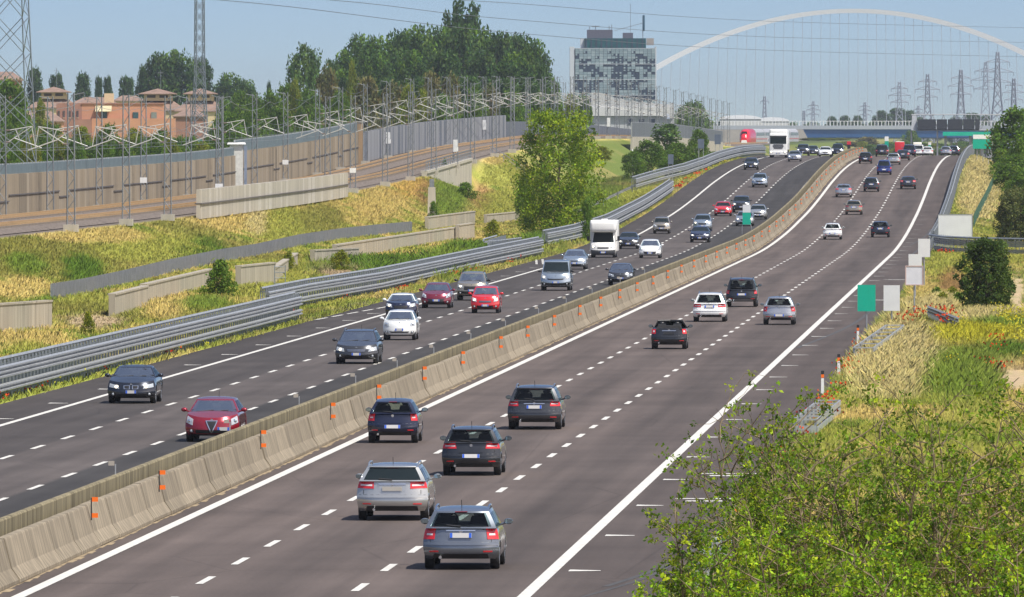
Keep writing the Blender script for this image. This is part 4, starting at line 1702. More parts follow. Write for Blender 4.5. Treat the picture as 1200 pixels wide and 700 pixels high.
        g = O.get('grille', [(-.40, .60), (.40, .60), (.46, .82), (-.46, .82)])
        if g == 'kidney':
            for sg in (-1, 1):
                co = [(.05, .60), (.30, .62), (.32, .83), (.05, .85)]
                o = patch(ft, co if sg > 0 else mirrored(co), 4, 3, .016).build('grille', chrome_m, e, 40)
                co = [(.08, .625), (.27, .645), (.29, .805), (.08, .825)]
                patch(ft, co if sg > 0 else mirrored(co), 4, 3, .022).build('grille_bars', trim_m, o, 40)
        elif g == 'shield':
            o = patch(ft, [(-.03, .20), (.03, .20), (.23, .86), (-.23, .86)], 4, 8, .03).build('grille', chrome_m, e, 40)
            patch(ft, [(-.015, .25), (.015, .25), (.18, .82), (-.18, .82)], 4, 8, .036).build('grille_mesh', trim_m, o, 40)
        elif g:
            o = patch(ft, g, 8, 3, .012).build('grille', O.get('grille_m', trim_m), e, 40)
            if O.get('grille_bar'):
                a, b, c_, d = g
                for k in (.2, .5, .8):
                    co = [(lerp(a[0], d[0], k), lerp(a[1], d[1], k)), (lerp(b[0], c_[0], k), lerp(b[1], c_[1], k)), (lerp(b[0], c_[0], k + .1), lerp(b[1], c_[1], k + .1)), (lerp(a[0], d[0], k + .1), lerp(a[1], d[1], k + .1))]
                    patch(ft, co, 8, 1, .018).build('grille_bar', chrome_m, o, 40)
        if O.get('badge_front', True):
            MB().cyl((0, S.yF - S.off(.9, False) - .02, lerp(S.clear, S.top(S.yF - .1), .90)), 'y', .05, .05, 12).build('badge', chrome_m, e)
        it = O.get('intake', [(-.60, .10), (.60, .10), (.56, .34), (-.56, .34)])
        patch(ft, it, 8, 2, .012).build('air_intake', O.get('intake_m', trim_m), e, 40)
        patch(ft, [(-.9, .0), (.9, .0), (.86, .07), (-.86, .07)], 8, 1, .015).build('front_lip', trim_m, e, 40)
        if detail >= 1:
            for sg in (-1, 1):
                co = [(.68, .17), (.84, .17), (.84, .32), (.70, .32)]
                o = patch(ft, co if sg > 0 else mirrored(co), 3, 2, .016).build('fog_lamp_bezel', trim_m, e, 40)
                p = ft(sg * .76, .245)
                MB().ball((p.x, p.y + .02, p.z), (.055, .03, .05), 8, 5).build('fog_lamp', lamp_m, o, 40)
            c0, c1 = S.c_end(.1, .03, False), S.c_end(-.6, .12, False)
            w = MB()
            for dx in (0, .5):
                w.tube([c0 + Vector((dx, .05, .02)), c1 + Vector((dx, .02, .03))], .014, 4)
            w.build('wiper_pair', trim_m, e)
        pf = O.get('fplate_f', .46)
        q = O.get('fplate_x', 0)
        p = ft(q, pf) + Vector((0, .035, 0))
        number_plate(e, p, (0, 0, 0), w=.40, h=.115)
    if O.get('rails'):
        for sx in (-1, 1):
            pts = []
            for k in range(9):
                pp = .10 + .80 * k / 8
                w = S.c_side(sx, pp, 1.0)
                pts.append((w.x * .95, w.y, w.z + (.075 if 0 < k < 8 else .0)))
            MB().tube(pts, .022, 6).build('roof_rail', O['rails'], e, 40)
    if O.get('antenna', detail >= 2) and not O.get('open'):
        ay = S.rt_y + .25 if O.get('ant_rear', True) else S.wt_y - .2
        MB().tube([(0, ay, S.H - .03), (0, ay - .12, S.H + .17)], .009, 5).build('antenna', trim_m, e)
    if O.get('people'):
        pass
    return e


def cat_name(cat, kind):
    return {'hatch': 'hatchback_car', 'small': 'city_car', 'boxy': 'city_car', 'mpv': 'family_car', 'sedan': 'saloon_car', 'estate': 'estate_car', 'suv': 'off_road_car', 'van': 'passenger_van'}[kind]


# where the near end of a car stands: (x, y) of the contact line in the photograph -> lane position
def spot(x, y, d0=180, d1=1750):
    D = np.arange(d0, d1, .25)
    zz = HC - (y - 150.0) * D / F
    vv_ = D * CP + (x - 600.0) * D / F * SP
    hit = np.nonzero(zz <= road_z(vv_))[0]
    i = hit[0] if len(hit) else len(D) - 1
    c = (x - 600.0) * D[i] / F
    return c * CP - D[i] * SP, c * SP + D[i] * CP


def put(kind, col, x, y, away, label, D=None, **k):
    if D is None:
        u, v = spot(x, y)
    else:
        q = at(x, y, D)
        u, v = q.x, q.y
    return car(kind, col, u, v - (.12 if away else .12), away, label, **k)


silver = paint('silver', (.46, .47, .49), .75, .30)
silver_b = paint('warm silver', (.50, .50, .48), .7, .30)
greys = paint('steel grey', (.20, .22, .25), .7, .30)
anthra = paint('anthracite', (.032, .034, .039), .5, .30)
darkg = paint('dark grey', (.050, .052, .058), .5, .30)
black = paint('black', (.012, .013, .016), .2, .25)
navy = paint('navy', (.012, .016, .045), .4, .25)
blue = paint('royal blue', (.015, .035, .19), .4, .28)
slate = paint('slate blue', (.016, .020, .032), .5, .28)
white = paint('white', (.74, .75, .74), 0, .3)
red = paint('bright red', (.55, .012, .018), .05, .28)
wine = paint('wine red', (.26, .008, .022), .35, .28)
plum = paint('plum red', (.19, .012, .032), .35, .3)
beige = paint('beige', (.33, .29, .23), .6, .32)
icy = paint('ice blue silver', (.36, .42, .48), .7, .3)
lower_black = dict(bumper=trim_m)

# ---- carriageway leading away, nearest first
put('estate', greys, 540, 668.5, True, 'steel grey estate car with roof rails and pale number plate, closest to the photographer', W=1.80, L=4.6, H=1.47, yrb=.985,
    opts=dict(rails=chrome_m, tail=(.63, .98, .70, .99), tail_in=.0, plate_f=.76, rear_glass=(.10, .90), spoiler=False))
put('estate', silver_b, 459.5, 611, True, 'big silver estate car with slanted red tail lamps and dirty number plate', W=1.90, L=4.83, H=1.51, rear_z=1.06, cowl=1.02,
    opts=dict(rails=silver_b, tail=(.76, .98, .52, .99), tail_in=.02, tail_slant=-.02, plate_f=.74, plate_blank=mat('dirty plate', (.32, .30, .27), .7), rear_glass=(.10, .92), glass=glass))
put('estate', anthra, 552, 558, True, 'charcoal estate car with wide red lamps and plate set low in the bumper', W=1.77, L=4.66,
    opts=dict(rails=anthra, tail=(.76, .99, .50, .985), tail_in=.06, plate_f=.46, bar=anthra, recess_m=anthra, rear_glass=(.12, .9)))
put('estate', darkg, 626, 504, True, 'dark grey estate car with a broad chrome strip between its red lamps', W=1.86, L=4.9, H=1.52,
    opts=dict(rails=greys, tail=(.76, 1.0, .60, .985), plate_f=.72, rear_glass=(.12, .88)))
put('hatch', navy, 460, 520, True, 'navy blue hatchback with upright red lamps beside the concrete barrier', W=1.67, L=3.95, H=1.47,
    opts=dict(tail=(.66, .99, .74, .985), tail_in=0, plate_f=.40, bar=navy, recess_m=navy, rear_glass=(.10, .92), spoiler=False, ant_rear=False))
put('small', black, 784, 409.5, True, 'black convertible driving with its hood folded down', W=1.69, L=3.7, H=1.42, cowl=.98, rear_z=.98, clear=.16,
    opts=dict(open=True, tail=(.66, .95, .76, .985), tail_in=0, tail_white=.7, plate_f=.70, plate_blank=trim_m, bar=chrome_m, recess_m=black))
put('mpv', white, 831.5, 377.5, True, 'tall white car with wide red lamps behind the dark off-roader', W=1.79, opts=dict(tail=(.74, .96, .52, .985), plate_f=.78, bar=white, rear_glass=(.12, .9), rails=chrome_m))
put('suv', black, 869, 360, True, 'black off-roader with vertical red lamps and silver lower bumper', W=1.82, opts=dict(tail=(.66, .98, .82, .985), tail_in=0, plate_f=.62, bar=black, rails=black, skirt=.22, skirt_m=greys))
put('hatch', silver, 913, 381, True, 'light silver hatchback alone in the lane nearest to the hard shoulder', W=1.71, L=3.95, H=1.5, opts=dict(tail=(.62, .98, .78, .985), tail_in=-.02, plate_f=.34, bar=silver, recess_m=silver))
put('hatch', white, 975.5, 281, True, 'white hatchback with high red lamps in the left overtaking lane', W=1.69, L=4.03, H=1.49, opts=dict(tail=(.86, 1.0, .84, .985), tail_in=0, plate_f=.42, bar=white))
put('hatch', slate, 1031.5, 278.5, True, 'dark slate hatchback in the slow lane across from the white hatchback', W=1.72, L=3.95, opts=dict(tail=(.74, 1.0, .78, .985), plate_f=.74))
put('hatch', beige, 1000.5, 252, True, 'bronze grey hatchback straddling the dashed line', W=1.75, L=4.2, opts=dict(tail=(.74, .98, .62, .985), plate_f=.70), detail=1)
put('sedan', silver, 988.5, 231.5, True, 'silver saloon close to the white median line', W=1.78, opts=dict(tail=(.74, .98, .62, .985), plate_f=.74), detail=1)
put('mpv', anthra, 1021, 225, True, 'dark grey tall hatchback with high vertical red lamps', W=1.75, L=4.0, opts=dict(tail=(.80, 1.0, .84, .985), plate_f=.78), detail=1)
put('sedan', anthra, 1064, 222, True, 'dark grey saloon with square red lamps in the slow lane', W=1.78, opts=dict(tail=(.72, .98, .62, .985), plate_f=.74), detail=1)
put('mpv', blue, 1036, 205.3, True, 'royal blue high roofed van car climbing to the crest', W=1.75, L=4.0, H=1.78, cat='van', opts=dict(tail=(.62, .98, .84, .985), plate_f=.52), detail=1)
put('hatch', black, 1014, 192, True, 'black hatchback right beside the end of the white median line', W=1.72, opts=dict(tail=(.70, .98, .76, .985), plate_f=.50), detail=1)
put('estate', silver_b, 1047, 193.3, True, 'silver estate with vertical red lamps just behind the royal blue van', W=1.75, opts=dict(tail=(.60, 1.0, .84, .985), plate_f=.70), detail=1)
put('sedan', black, 1058, 188.3, True, 'black saloon overtaking the dark blue off-roader at the crest', W=1.78, opts=dict(tail=(.72, .98, .70, .985), plate_f=.78), detail=1)
put('suv', black, 1033.5, 185, True, 'large black car at the crest in the lane beside the median', D=1640, W=1.85, opts=dict(tail=(.66, .92, .70, .985), plate_f=.70), detail=1)
put('suv', navy, 1065.5, 186, True, 'dark blue off-roader at the crest partly behind the black saloon', D=1640, opts=dict(tail=(.66, .92, .74, .985), plate_f=.70), detail=1)
put('hatch', white, 1087, 189, True, 'white car sinking behind the crest of the road', D=1790, opts=dict(tail=(.6, .8, .7, .985)), detail=0)
put('hatch', silver, 1108.5, 187, True, 'silver car at the crest beside the end of the guard rail', D=1780, opts=dict(tail=(.7, .95, .7, .985)), detail=0)
put('mpv', slate, 1117.5, 187, True, 'slate blue car at the crest on the hard shoulder side', D=1790, opts=dict(tail=(.7, .95, .8, .985)), detail=0)

# ---- carriageway coming towards the camera, nearest first
put('sedan', slate, 153.5, 473.5, False, 'dark slate saloon with twin chrome grilles and lit lamps', W=1.82, L=4.52, opts=dict(grille='kidney', head=(.62, .82, .50, .93), fplate_f=.43, intake=[(-.66, .10), (.66, .10), (.62, .28), (-.62, .28)], antenna=False, bulb_q=.62))
put('hatch', wine, 248, 518.5, False, 'shiny wine red hatchback with a shield shaped grille and offset plate', W=1.80, L=4.35, H=1.46, nose=.42,
    opts=dict(grille='shield', head=(.56, .86, .72, .96), head_slant=.08, head_in=.0, lit=False, fplate_x=-.44, fplate_f=.40, intake=[(-.60, .14), (.60, .14), (.60, .34), (-.60, .34)], ant_rear=True))
put('estate', darkg, 417.5, 427, False, 'dark grey estate with roof rails and chrome barred grille, lamps lit', W=1.89, L=4.83, H=1.5, opts=dict(rails=darkg, grille=[(-.38, .58), (.38, .58), (.46, .80), (-.46, .80)], grille_bar=True, grille_m=trim_m, head=(.58, .82, .56, .95), fplate_f=.42))
put('small', white, 468, 399, False, 'small white city car with rounded bonnet right in front of the blue one', W=1.64, L=3.55, H=1.49, hood=.88, nose=.42,
    opts=dict(grille=None, head=(.66, .88, .62, .93), head_slant=0, fplate_f=.46, intake=[(-.5, .22), (.5, .22), (.6, .31), (-.6, .31)], lit=False, roof=white, antenna=False))
put('small', navy, 469.5, 374.5, False, 'navy blue small car with a white roof hidden behind the white city car', W=1.69, L=3.7, H=1.42, opts=dict(roof=white, mirror=white, antenna=False))
put('hatch', plum, 511, 361.5, False, 'plum red hatchback in the outer lane behind the white roofed car', W=1.72, L=3.95, H=1.48, opts=dict(grille=[(-.45, .30), (.45, .30), (.58, .58), (-.58, .58)], head=(.62, .90, .66, .96), head_slant=.08, fplate_f=.45, lit=False, antenna=False))
put('suv', beige, 552.5, 352.5, False, 'beige and black off-roader with lit lamps and a black bonnet guard', W=1.81, L=4.4, H=1.74, opts=dict(grille=[(-.5, .50), (.5, .50), (.5, .80), (-.5, .80)], head=(.66, .84, .56, .93), intake=[(-.9, .04), (.9, .04), (.9, .40), (-.9, .40)], fplate_f=.48, rails=trim_m, antenna=False, mirror=trim_m))
put('boxy', red, 568.5, 367.5, False, 'bright red boxy city car with lit lamps', W=1.60, L=3.55, H=1.55, opts=dict(grille=[(-.42, .60), (.42, .60), (.42, .74), (-.42, .74)], grille_bar=True, head=(.62, .86, .60, .93), fplate_f=.36, antenna=False))
put('van', icy, 651, 341, False, 'silver blue passenger van with large windscreen and amber trim in view', cat='van', W=1.92, opts=dict(grille=[(-.5, .60), (.5, .60), (.56, .70), (-.56, .70)], head=(.60, .84, .62, .96), head_slant=.08, intake=[(-.95, .03), (.95, .03), (.95, .34), (-.95, .34)], fplate_f=.42, antenna=False, mirror=trim_m))
put('sedan', icy, 673, 316, False, 'pale silver saloon half hidden behind the passenger van', W=1.75, H=1.48, opts=dict(grille=[(-.3, .66), (.3, .66), (.3, .80), (-.3, .80)], head=(.62, .84, .56, .95), antenna=False))
put('sedan', black, 736, 292, False, 'black saloon just behind the white camper', W=1.76, opts=dict(head=(.60, .82, .54, .95), antenna=False), detail=1)
put('hatch', white, 761.5, 302.8, False, 'white hatchback with a black oval grille in the middle lane', W=1.75, H=1.52, opts=dict(grille=[(-.5, .24), (.5, .24), (.6, .56), (-.6, .56)], head=(.66, .92, .68, .97), head_slant=.08, fplate_f=.38, antenna=False, lit=False, intake=[(-.55, .08), (.55, .08), (.55, .14), (-.55, .14)]))
put('hatch', darkg, 727, 334.5, False, 'dark grey hatchback with black lower bumper beside the median wall', W=1.68, H=1.45, opts=dict(grille=[(-.3, .62), (.3, .62), (.34, .78), (-.34, .78)], head=(.60, .82, .50, .95), intake=[(-.97, .02), (.97, .02), (.95, .36), (-.95, .36)], fplate_f=.47, lit=False, antenna=False))
put('boxy', beige, 775, 274.2, False, 'beige boxy city car on the outer line near the rising guard rail', opts=dict(head=(.62, .86, .56, .93), antenna=False, intake=[(-.95, .03), (.95, .03), (.95, .34), (-.95, .34)], lit=False), detail=1)
put('mpv', icy, 823, 271, False, 'pale blue silver tall car tailing the dark saloon with the square grille', W=1.74, opts=dict(antenna=False), detail=1)
put('sedan', navy, 820, 284.5, False, 'dark saloon with a chrome square grille and pale tailing car', W=1.76, opts=dict(grille=[(-.4, .58), (.4, .58), (.44, .82), (-.44, .82)], grille_bar=True, head=(.62, .82, .54, .94), antenna=False, fplate_f=.40), detail=1)
put('hatch', red, 847, 253.5, False, 'cherry red hatchback near the dashed line', W=1.75, opts=dict(head=(.62, .86, .58, .95), antenna=False, lit=False), detail=1)
put('suv', anthra, 868.5, 249.5, False, 'dark grey off-roader beside the cherry red hatchback', opts=dict(antenna=False, mirror=anthra), detail=1)
put('sedan', silver, 872.5, 265.3, False, 'silver saloon behind the green median sign', W=1.75, opts=dict(antenna=False), detail=1)
put('hatch', silver_b, 888, 257.5, False, 'white silver hatchback next to the silver saloon behind the median sign', W=1.75, opts=dict(antenna=False, lit=False), detail=1)
put('mpv', icy, 890, 219.8, False, 'light blue tall car alone in the middle lane', W=1.75, opts=dict(antenna=False, lit=False), detail=1)
put('hatch', black, 880, 199.3, False, 'black hatchback with lit lamps ahead of the white lorry', W=1.78, opts=dict(antenna=False, bulb=drl_m), detail=1)
put('sedan', silver, 931, 189.6, False, 'silver car with bright lamps passing the white lorry', W=1.75, opts=dict(antenna=False, bulb=drl_m), detail=1)
put('suv', anthra, 941, 186, False, 'dark off-roader behind the bright silver car at the crest', D=1680, opts=dict(antenna=False, bulb=drl_m), detail=0)
put('hatch', black, 952.5, 186, False, 'dark car in the tight queue behind the off-roader at the crest', D=1730, opts=dict(antenna=False, bulb=drl_m), detail=0)
put('sedan', white, 967, 185.5, False, 'white saloon with glaring lamps at the crest', D=1640, opts=dict(antenna=False, bulb=drl_m), detail=0)
put('mpv', slate, 981.5, 186, False, 'slate blue people carrier at the crest close to the median wall', D=1700, W=1.85, H=1.75, opts=dict(antenna=False, bulb=drl_m), detail=0)


# ---- camper
def bevel_box(c, d, r, rz=0):
    """box with rounded vertical and horizontal edges"""
    import bmesh
    bm = bmesh.new()
    bmesh.ops.create_cube(bm, size=1)
    bmesh.ops.scale(bm, vec=d, verts=bm.verts)
    bmesh.ops.bevel(bm, geom=list(bm.edges), offset=r, segments=4, profile=.5, affect='EDGES')
    bmesh.ops.translate(bm, vec=c, verts=bm.verts)
    mb = MB()
    bm.verts.index_update()
    mb.add([v.co[:] for v in bm.verts], [[v.index for v in f.verts] for f in bm.faces])
    bm.free()
    return mb


def std_wheels(e, axles, W, r=.34, w=.22):
    tm, rm = wheel_meshes(r, w)
    for ay in axles:
        for sx in (-1, 1):
            o = link('wheel', MB().cyl((0, 0, 0), 'x', r * .3, .1, 8).mesh('wheel', trim_m), e, (sx * (W / 2 - w * .6), ay, r))
            link('tyre', tm, o)
            link('rim', rm, o)


u, v = spot(706.5, 302.4)
e = empty('camper_van', (u, v + 2.9, float(road_z(v + 2.9))), math.pi, 'white camper with a bulging sleeping alcove over its dark windscreen', 'camper van')
camper_w = mat('camper shell', (.74, .73, .70), .4, var=.04, coat=.3)
b = bevel_box((0, -1.0, 1.75), (2.2, 4.3, 2.55), .12).build('living_body', camper_w, e, 40)
bevel_box((0, 1.62, 2.52), (2.14, 1.9, .92), .26).build('alcove', camper_w, e, 40)
S = Shape(**{**TYPES['van'], 'L': 5.4, 'W': 2.0, 'H': 2.1, 'yc': .10, 'yw': .22, 'yrt': .5, 'yrb': .52, 'hood': 1.08, 'cowl': 1.22, 'belt': 1.15, 'rear_z': 1.2})
bb = S.body().build('cab_body', [camper_w, under_m], e, 42)
recalc(bb.data)
cc = S.cabin().build('cab', camper_w, e, 42)
recalc(cc.data)
patch(lambda q, t: S.c_end(q, t, False), [(-.93, .05), (.93, .05), (.9, .97), (-.9, .97)], 8, 4).build('windscreen', glass, e, 40)
for sg in (-1, 1):
    patch(lambda p, t, sg=sg: S.c_side(sg, p, t), [(.1, .1), (.5, .1), (.5, .85), (.14, .85)], 4, 2).build('side_window', glass, e, 40)
    co = [(.62, .62), (.95, .64), (.95, .80), (.64, .80)]
    o = patch(lambda q, f: S.end(q, f, False), co if sg > 0 else mirrored(co), 6, 4, .012).build('headlight', lamp_m, e, 40)
    p = S.end(sg * .78, .71, False)
    MB().ball((p.x, p.y + .01, p.z), (.12, .04, .07), 10, 6).build('bulb', bulb_m, o, 40)
    m2 = MB()
    m2.box((sg * 1.22, 1.75, 1.55), (.20, .14, .38))
    m2.tube([(sg * 1.0, 1.8, 1.35), (sg * 1.2, 1.78, 1.45)], .03, 5)
    m2.build('mirror', trim_m, e)
patch(lambda q, f: S.end(q, f, False), [(-.97, .0), (.97, .0), (.96, .42), (-.96, .42)], 10, 3, .03).build('bumper', mat('dark grey plastic', (.06, .062, .068), .6), e, 40)
patch(lambda q, f: S.end(q, f, False), [(-.45, .58), (.45, .58), (.45, .70), (-.45, .70)], 8, 2, .016).build('grille', trim_m, e, 40)
number_plate(e, S.end(0, .24, False) + Vector((0, .05, 0)), (0, 0, 0), .45, .13)
std_wheels(e, (1.9, -1.7), 2.0)
MB().box((1.105, -1.6, 1.9), (.02, .9, .5)).build('side_window', glass, e)
MB().box((0, -1.2, 3.06), (.5, .5, .1)).build('roof_vent', whitep, e)

# ---- white lorry
q = at(912, 183.5, 1610)
e = empty('white_lorry', (q.x, q.y + 7, float(road_z(q.y))), math.pi, 'white articulated lorry coming over the crest', 'lorry')
lw = mat('lorry paint', (.76, .76, .74), .4, coat=.4, var=.04)
bevel_box((0, 5.9, 2.0), (2.45, 2.2, 2.6), .14).build('cab', lw, e, 40)
bevel_box((0, 5.7, 3.55), (2.4, 1.9, .7), .22).build('roof_fairing', lw, e, 40)
bevel_box((0, -1.5, 2.45), (2.52, 11.5, 2.75), .04).build('trailer_box', lw, e, 40)
bevel_box((0, 7.0, 2.35), (2.2, .06, .92), .02).build('windscreen', glass, e)
bevel_box((0, 7.0, 2.92), (2.3, .3, .14), .03).build('sun_visor', trim_m, e)
for k in range(4):
    MB().box((0, 7.02, 1.28 + .16 * k), (1.5 - .16 * abs(k - 2), .05, .09)).build('grille_bar', trim_m, e)
bevel_box((0, 7.02, .62), (2.4, .22, .55), .06).build('bumper', lw, e, 40)
MB().box((0, 7.0, .34), (2.3, .16, .1)).build('lower_lip', trim_m, e)
for sx in (-1, 1):
    o = MB().box((sx * .95, 7.12, .78), (.40, .08, .22)).build('headlight', lamp_m, e)
    MB().ball((sx * .95, 7.16, .78), (.13, .04, .09), 8, 5).build('bulb', bulb_m, o)
    MB().box((sx * 1.36, 6.8, 2.35), (.2, .18, .7)).build('mirror', lw, e)
number_plate(e, Vector((0, 7.15, .62)), (0, 0, 0))
std_wheels(e, (5.8, 2.4, -4.2, -5.5, -6.8), 2.45, .5, .32)

# ---- lorries beyond the crest
for (x, y, D, col, lab) in ((1054, 178, 1900, (.58, .02, .035), 'red box lorry beyond the crest, seen above the black saloon'), (1074.5, 181, 1930, (.75, .48, .03), 'yellow box lorry beyond the crest with a white van behind it')):
    q = at(x, y, D)
    e = empty('box_lorry', (q.x, q.y + 5, float(road_z(q.y))), 0, lab, 'lorry')
    m = mat('lorry box %d' % x, col, .45, var=.06)
    hgt = HC - (166.5 - 150 if x < 1060 else 169.5 - 150) * D / F - float(road_z(q.y))
    bevel_box((0, -1.2, (hgt + .9) / 2), (1.5 if x < 1060 else 1.35, 6.6, hgt - .9), .04).build('cargo_box', m, e, 40)
    bevel_box((0, 3.2, 1.6), (1.4, 1.9, 2.0), .1).build('cab', lw, e, 40)
    MB().box((0, -4.52, .8), (1.3, .1, .18)).build('rear_bar', trim_m, e)
    for sx in (-1, 1):
        MB().box((sx * .55, -4.56, 1.0), (.16, .06, .12)).build('tail_lamp', tail_m, e)
    std_wheels(e, (3.0, -3.2), 1.5, .42, .26)
put('van', white, 1075.5, 187, True, 'white van beyond the crest below the yellow lorry', D=1800, cat='van', H=1.8, detail=0)
# ------------------------------------------------------------------ trees and bushes
LEAF = attr_mat('leaves', .65, .42, .2)
bark_m = mat('bark', (.13, .10, .075), .95, var=.3, scale=6, bump=.4)
twig_m = mat('twig bark', (.165, .125, .075), .9, var=.45, scale=8)


def leaf_mesh(name, puffs, per, size, cols, rng, squash=1.0, flat=.55):
    """leaves in clumps; puffs: (x, y, z, r). Each clump has its own leaf tint"""
    V, C = [], []
    for (x, y, z, r) in puffs:
        n = max(6, int(per * rng.uniform(.7, 1.3)))
        d = rng.normal(size=(n, 3))
        d /= np.linalg.norm(d, axis=1)[:, None]
        rad = r * rng.uniform(.25, 1.08, n) ** .6
        p = np.array([x, y, z]) + d * rad[:, None] * np.array([1, 1, squash])
        a = rng.normal(size=(n, 3)) + d * flat
        a /= np.linalg.norm(a, axis=1)[:, None]
        b = np.cross(a, rng.normal(size=(n, 3)))
        b /= np.linalg.norm(b, axis=1)[:, None] + 1e-9
        c = np.cross(a, b)
        s = size * rng.uniform(.55, 1.35, n)[:, None]
        bend = a * s * .25
        V.append(np.stack([p - b * s, p - c * s * .55 + bend, p + b * s, p + c * s * .55 + bend], 1).reshape(-1, 3))
        base = np.array(cols[rng.integers(0, len(cols))]) * rng.uniform(.7, 1.3)
        cc = base[None] * rng.uniform(.7, 1.35, n)[:, None] * np.stack([rng.uniform(.85, 1.2, n), np.ones(n), rng.uniform(.8, 1.15, n)], 1)
        C.append(np.repeat(np.clip(cc, .004, .7), 4, 0))
    V, C = np.concatenate(V), np.concatenate(C)
    return np_mesh(name, V, np.arange(len(V)).reshape(-1, 4), C, LEAF)


def envelope(kind, rng, n, H, W):
    """clump centres of a crown H high and W wide, uneven outline; returns (x,y,z,r)"""
    out = []
    h0 = {'round': .22, 'poplar': .08, 'cone': .02, 'bush': .0, 'broad': .18, 'wild': .03, 'high': .60}[kind] * H
    for i in range(n):
        t = rng.uniform(0, 1) ** (.8 if kind in ('round', 'broad') else 1.0)
        prof = {'round': math.sin(math.pi * min(1, .14 + .74 * t)) ** .7, 'broad': math.sin(math.pi * min(1, .2 + .76 * t)) ** .55, 'poplar': math.sin(math.pi * min(1, .12 + .78 * t)) ** .6,
                'cone': (1 - t) ** .75 * min(1, .45 + 3 * t), 'bush': math.cos(t * math.pi / 2) ** .6, 'wild': max(0, math.sin(math.pi * (.27 + .62 * t))) ** .55, 'high': math.sin(math.pi * (.16 + .72 * t)) ** .55}[kind]
        a = rng.uniform(0, 2 * math.pi)
        R = W / 2 * prof * (.84 + .2 * math.sin(a * 3 + H) * math.sin(t * 7 + W)) * math.sqrt(rng.uniform(.15, 1))
        r = W * {'round': .15, 'broad': .13, 'poplar': .22, 'cone': .13, 'bush': .15, 'wild': .085, 'high': .15}[kind] * rng.uniform(.6, 1.25)
        out.append((R * math.cos(a), R * math.sin(a), h0 + (H - h0 - r * .6) * t, r))
    return out


def limbs(H, W, rng, r0, n=7, lean=.0, twig=False):
    s = MB()
    top = (lean, 0, H * .82)
    s.tube([(0, 0, -.2), (lean * .2, 0, H * .25), (lean * .6, .05 * W, H * .55), top], [r0, r0 * .8, r0 * .5, r0 * .15], 8)
    for i in range(n):
        z = H * rng.uniform(.18, .6)
        a = rng.uniform(0, 2 * math.pi)
        R = W * rng.uniform(.25, .42)
        s.tube([(lean * z / H, 0, z), (R * .5 * math.cos(a), R * .5 * math.sin(a), z + H * .10), (R * math.cos(a), R * math.sin(a), z + H * rng.uniform(.18, .3))], [r0 * .42, r0 * .28, r0 * .08], 6)
    return s


def make_tree(kind, H, W, n, per, leaf, cols, seed, name, label, loc, group=None, trunk_r=None, cat='tree', rz=0.0):
    rng = np.random.default_rng(seed)
    e = empty(name, loc, rz, label, cat, group)
    limbs(H, W, rng, trunk_r or H * .018, 9 if kind != 'poplar' else 5).build('trunk', bark_m, e, 60)
    link('crown', leaf_mesh('crown', envelope(kind, rng, n, H, W), per, leaf, cols, rng), e)
    return e


DK = [(.050, .108, .026), (.068, .135, .03), (.040, .088, .025), (.085, .15, .034)]
MD = [(.11, .20, .020), (.14, .235, .022), (.08, .155, .018)]
YL = [(.20, .24, .02), (.24, .26, .022), (.16, .21, .02)]
PO = [(.12, .21, .05), (.15, .24, .055), (.09, .16, .045)]
BR = [(.15, .15, .055), (.18, .165, .06), (.12, .13, .045)]

protos = {
    'wood_a': make_tree('broad', 20, 13, 130, 48, .40, DK, 31, 'dense_tree', 'x', (0, 0, 0)),
    'wood_b': make_tree('round', 20, 12, 130, 48, .40, DK + MD[:1], 32, 'dense_tree', 'x', (0, 0, 0)),
    'high': make_tree('high', 20, 10, 80, 48, .40, DK, 41, 'tall_stemmed_tree', 'x', (0, 0, 0)),
    'poplar': make_tree('poplar', 20, 6, 90, 26, .45, PO, 33, 'poplar_tree', 'x', (0, 0, 0)),
    'dark_poplar': make_tree('poplar', 20, 5.2, 90, 26, .45, DK, 36, 'poplar_tree', 'x', (0, 0, 0)),
    'mid': make_tree('broad', 10, 9, 120, 48, .24, MD, 34, 'leafy_tree', 'x', (0, 0, 0)),
    'lime': make_tree('broad', 10, 9, 120, 48, .24, YL, 35, 'leafy_tree', 'x', (0, 0, 0)),
    'brown': make_tree('round', 12, 8, 90, 28, .4, BR, 37, 'leafy_tree', 'x', (0, 0, 0)),
    'shrub': make_tree('bush', 3, 3.4, 60, 40, .13, MD, 38, 'leafy_shrub', 'x', (0, 0, 0), cat='shrub'),
    'lime_shrub': make_tree('bush', 3, 3.4, 60, 40, .13, YL, 39, 'leafy_shrub', 'x', (0, 0, 0), cat='shrub'),
}
HGT = {'wood_a': (20, 13), 'wood_b': (20, 12), 'high': (20, 10), 'poplar': (20, 6), 'dark_poplar': (20, 5.2), 'mid': (10, 9), 'lime': (10, 9), 'brown': (12, 8), 'shrub': (3, 3.4), 'lime_shrub': (3, 3.4)}
used = set()
trr = random.Random(5)


def tree(kind, x, ytop, wpx, D, label, group=None, ybase=None):
    """tree whose crown top is seen at (x, ytop) and which is wpx wide, D metres away"""
    q = at(x, ytop, D)
    zb = float(terr_z(q.x, q.y)) if ybase is None else at(x, ybase, D).z
    h = max(1.0, q.z - zb)
    H0, W0 = HGT[kind]
    w = wpx * D / F
    p = protos[kind]
    if kind in used:
        p = copy_thing(p)
    used.add(kind)
    p.location = (q.x, q.y, zb)
    p.scale = (w / W0, w / W0, h / H0)
    p.rotation_euler = (0, 0, trr.uniform(0, 6.28))
    tag(p, label, 'shrub' if 'shrub' in kind else 'tree', group)
    return p


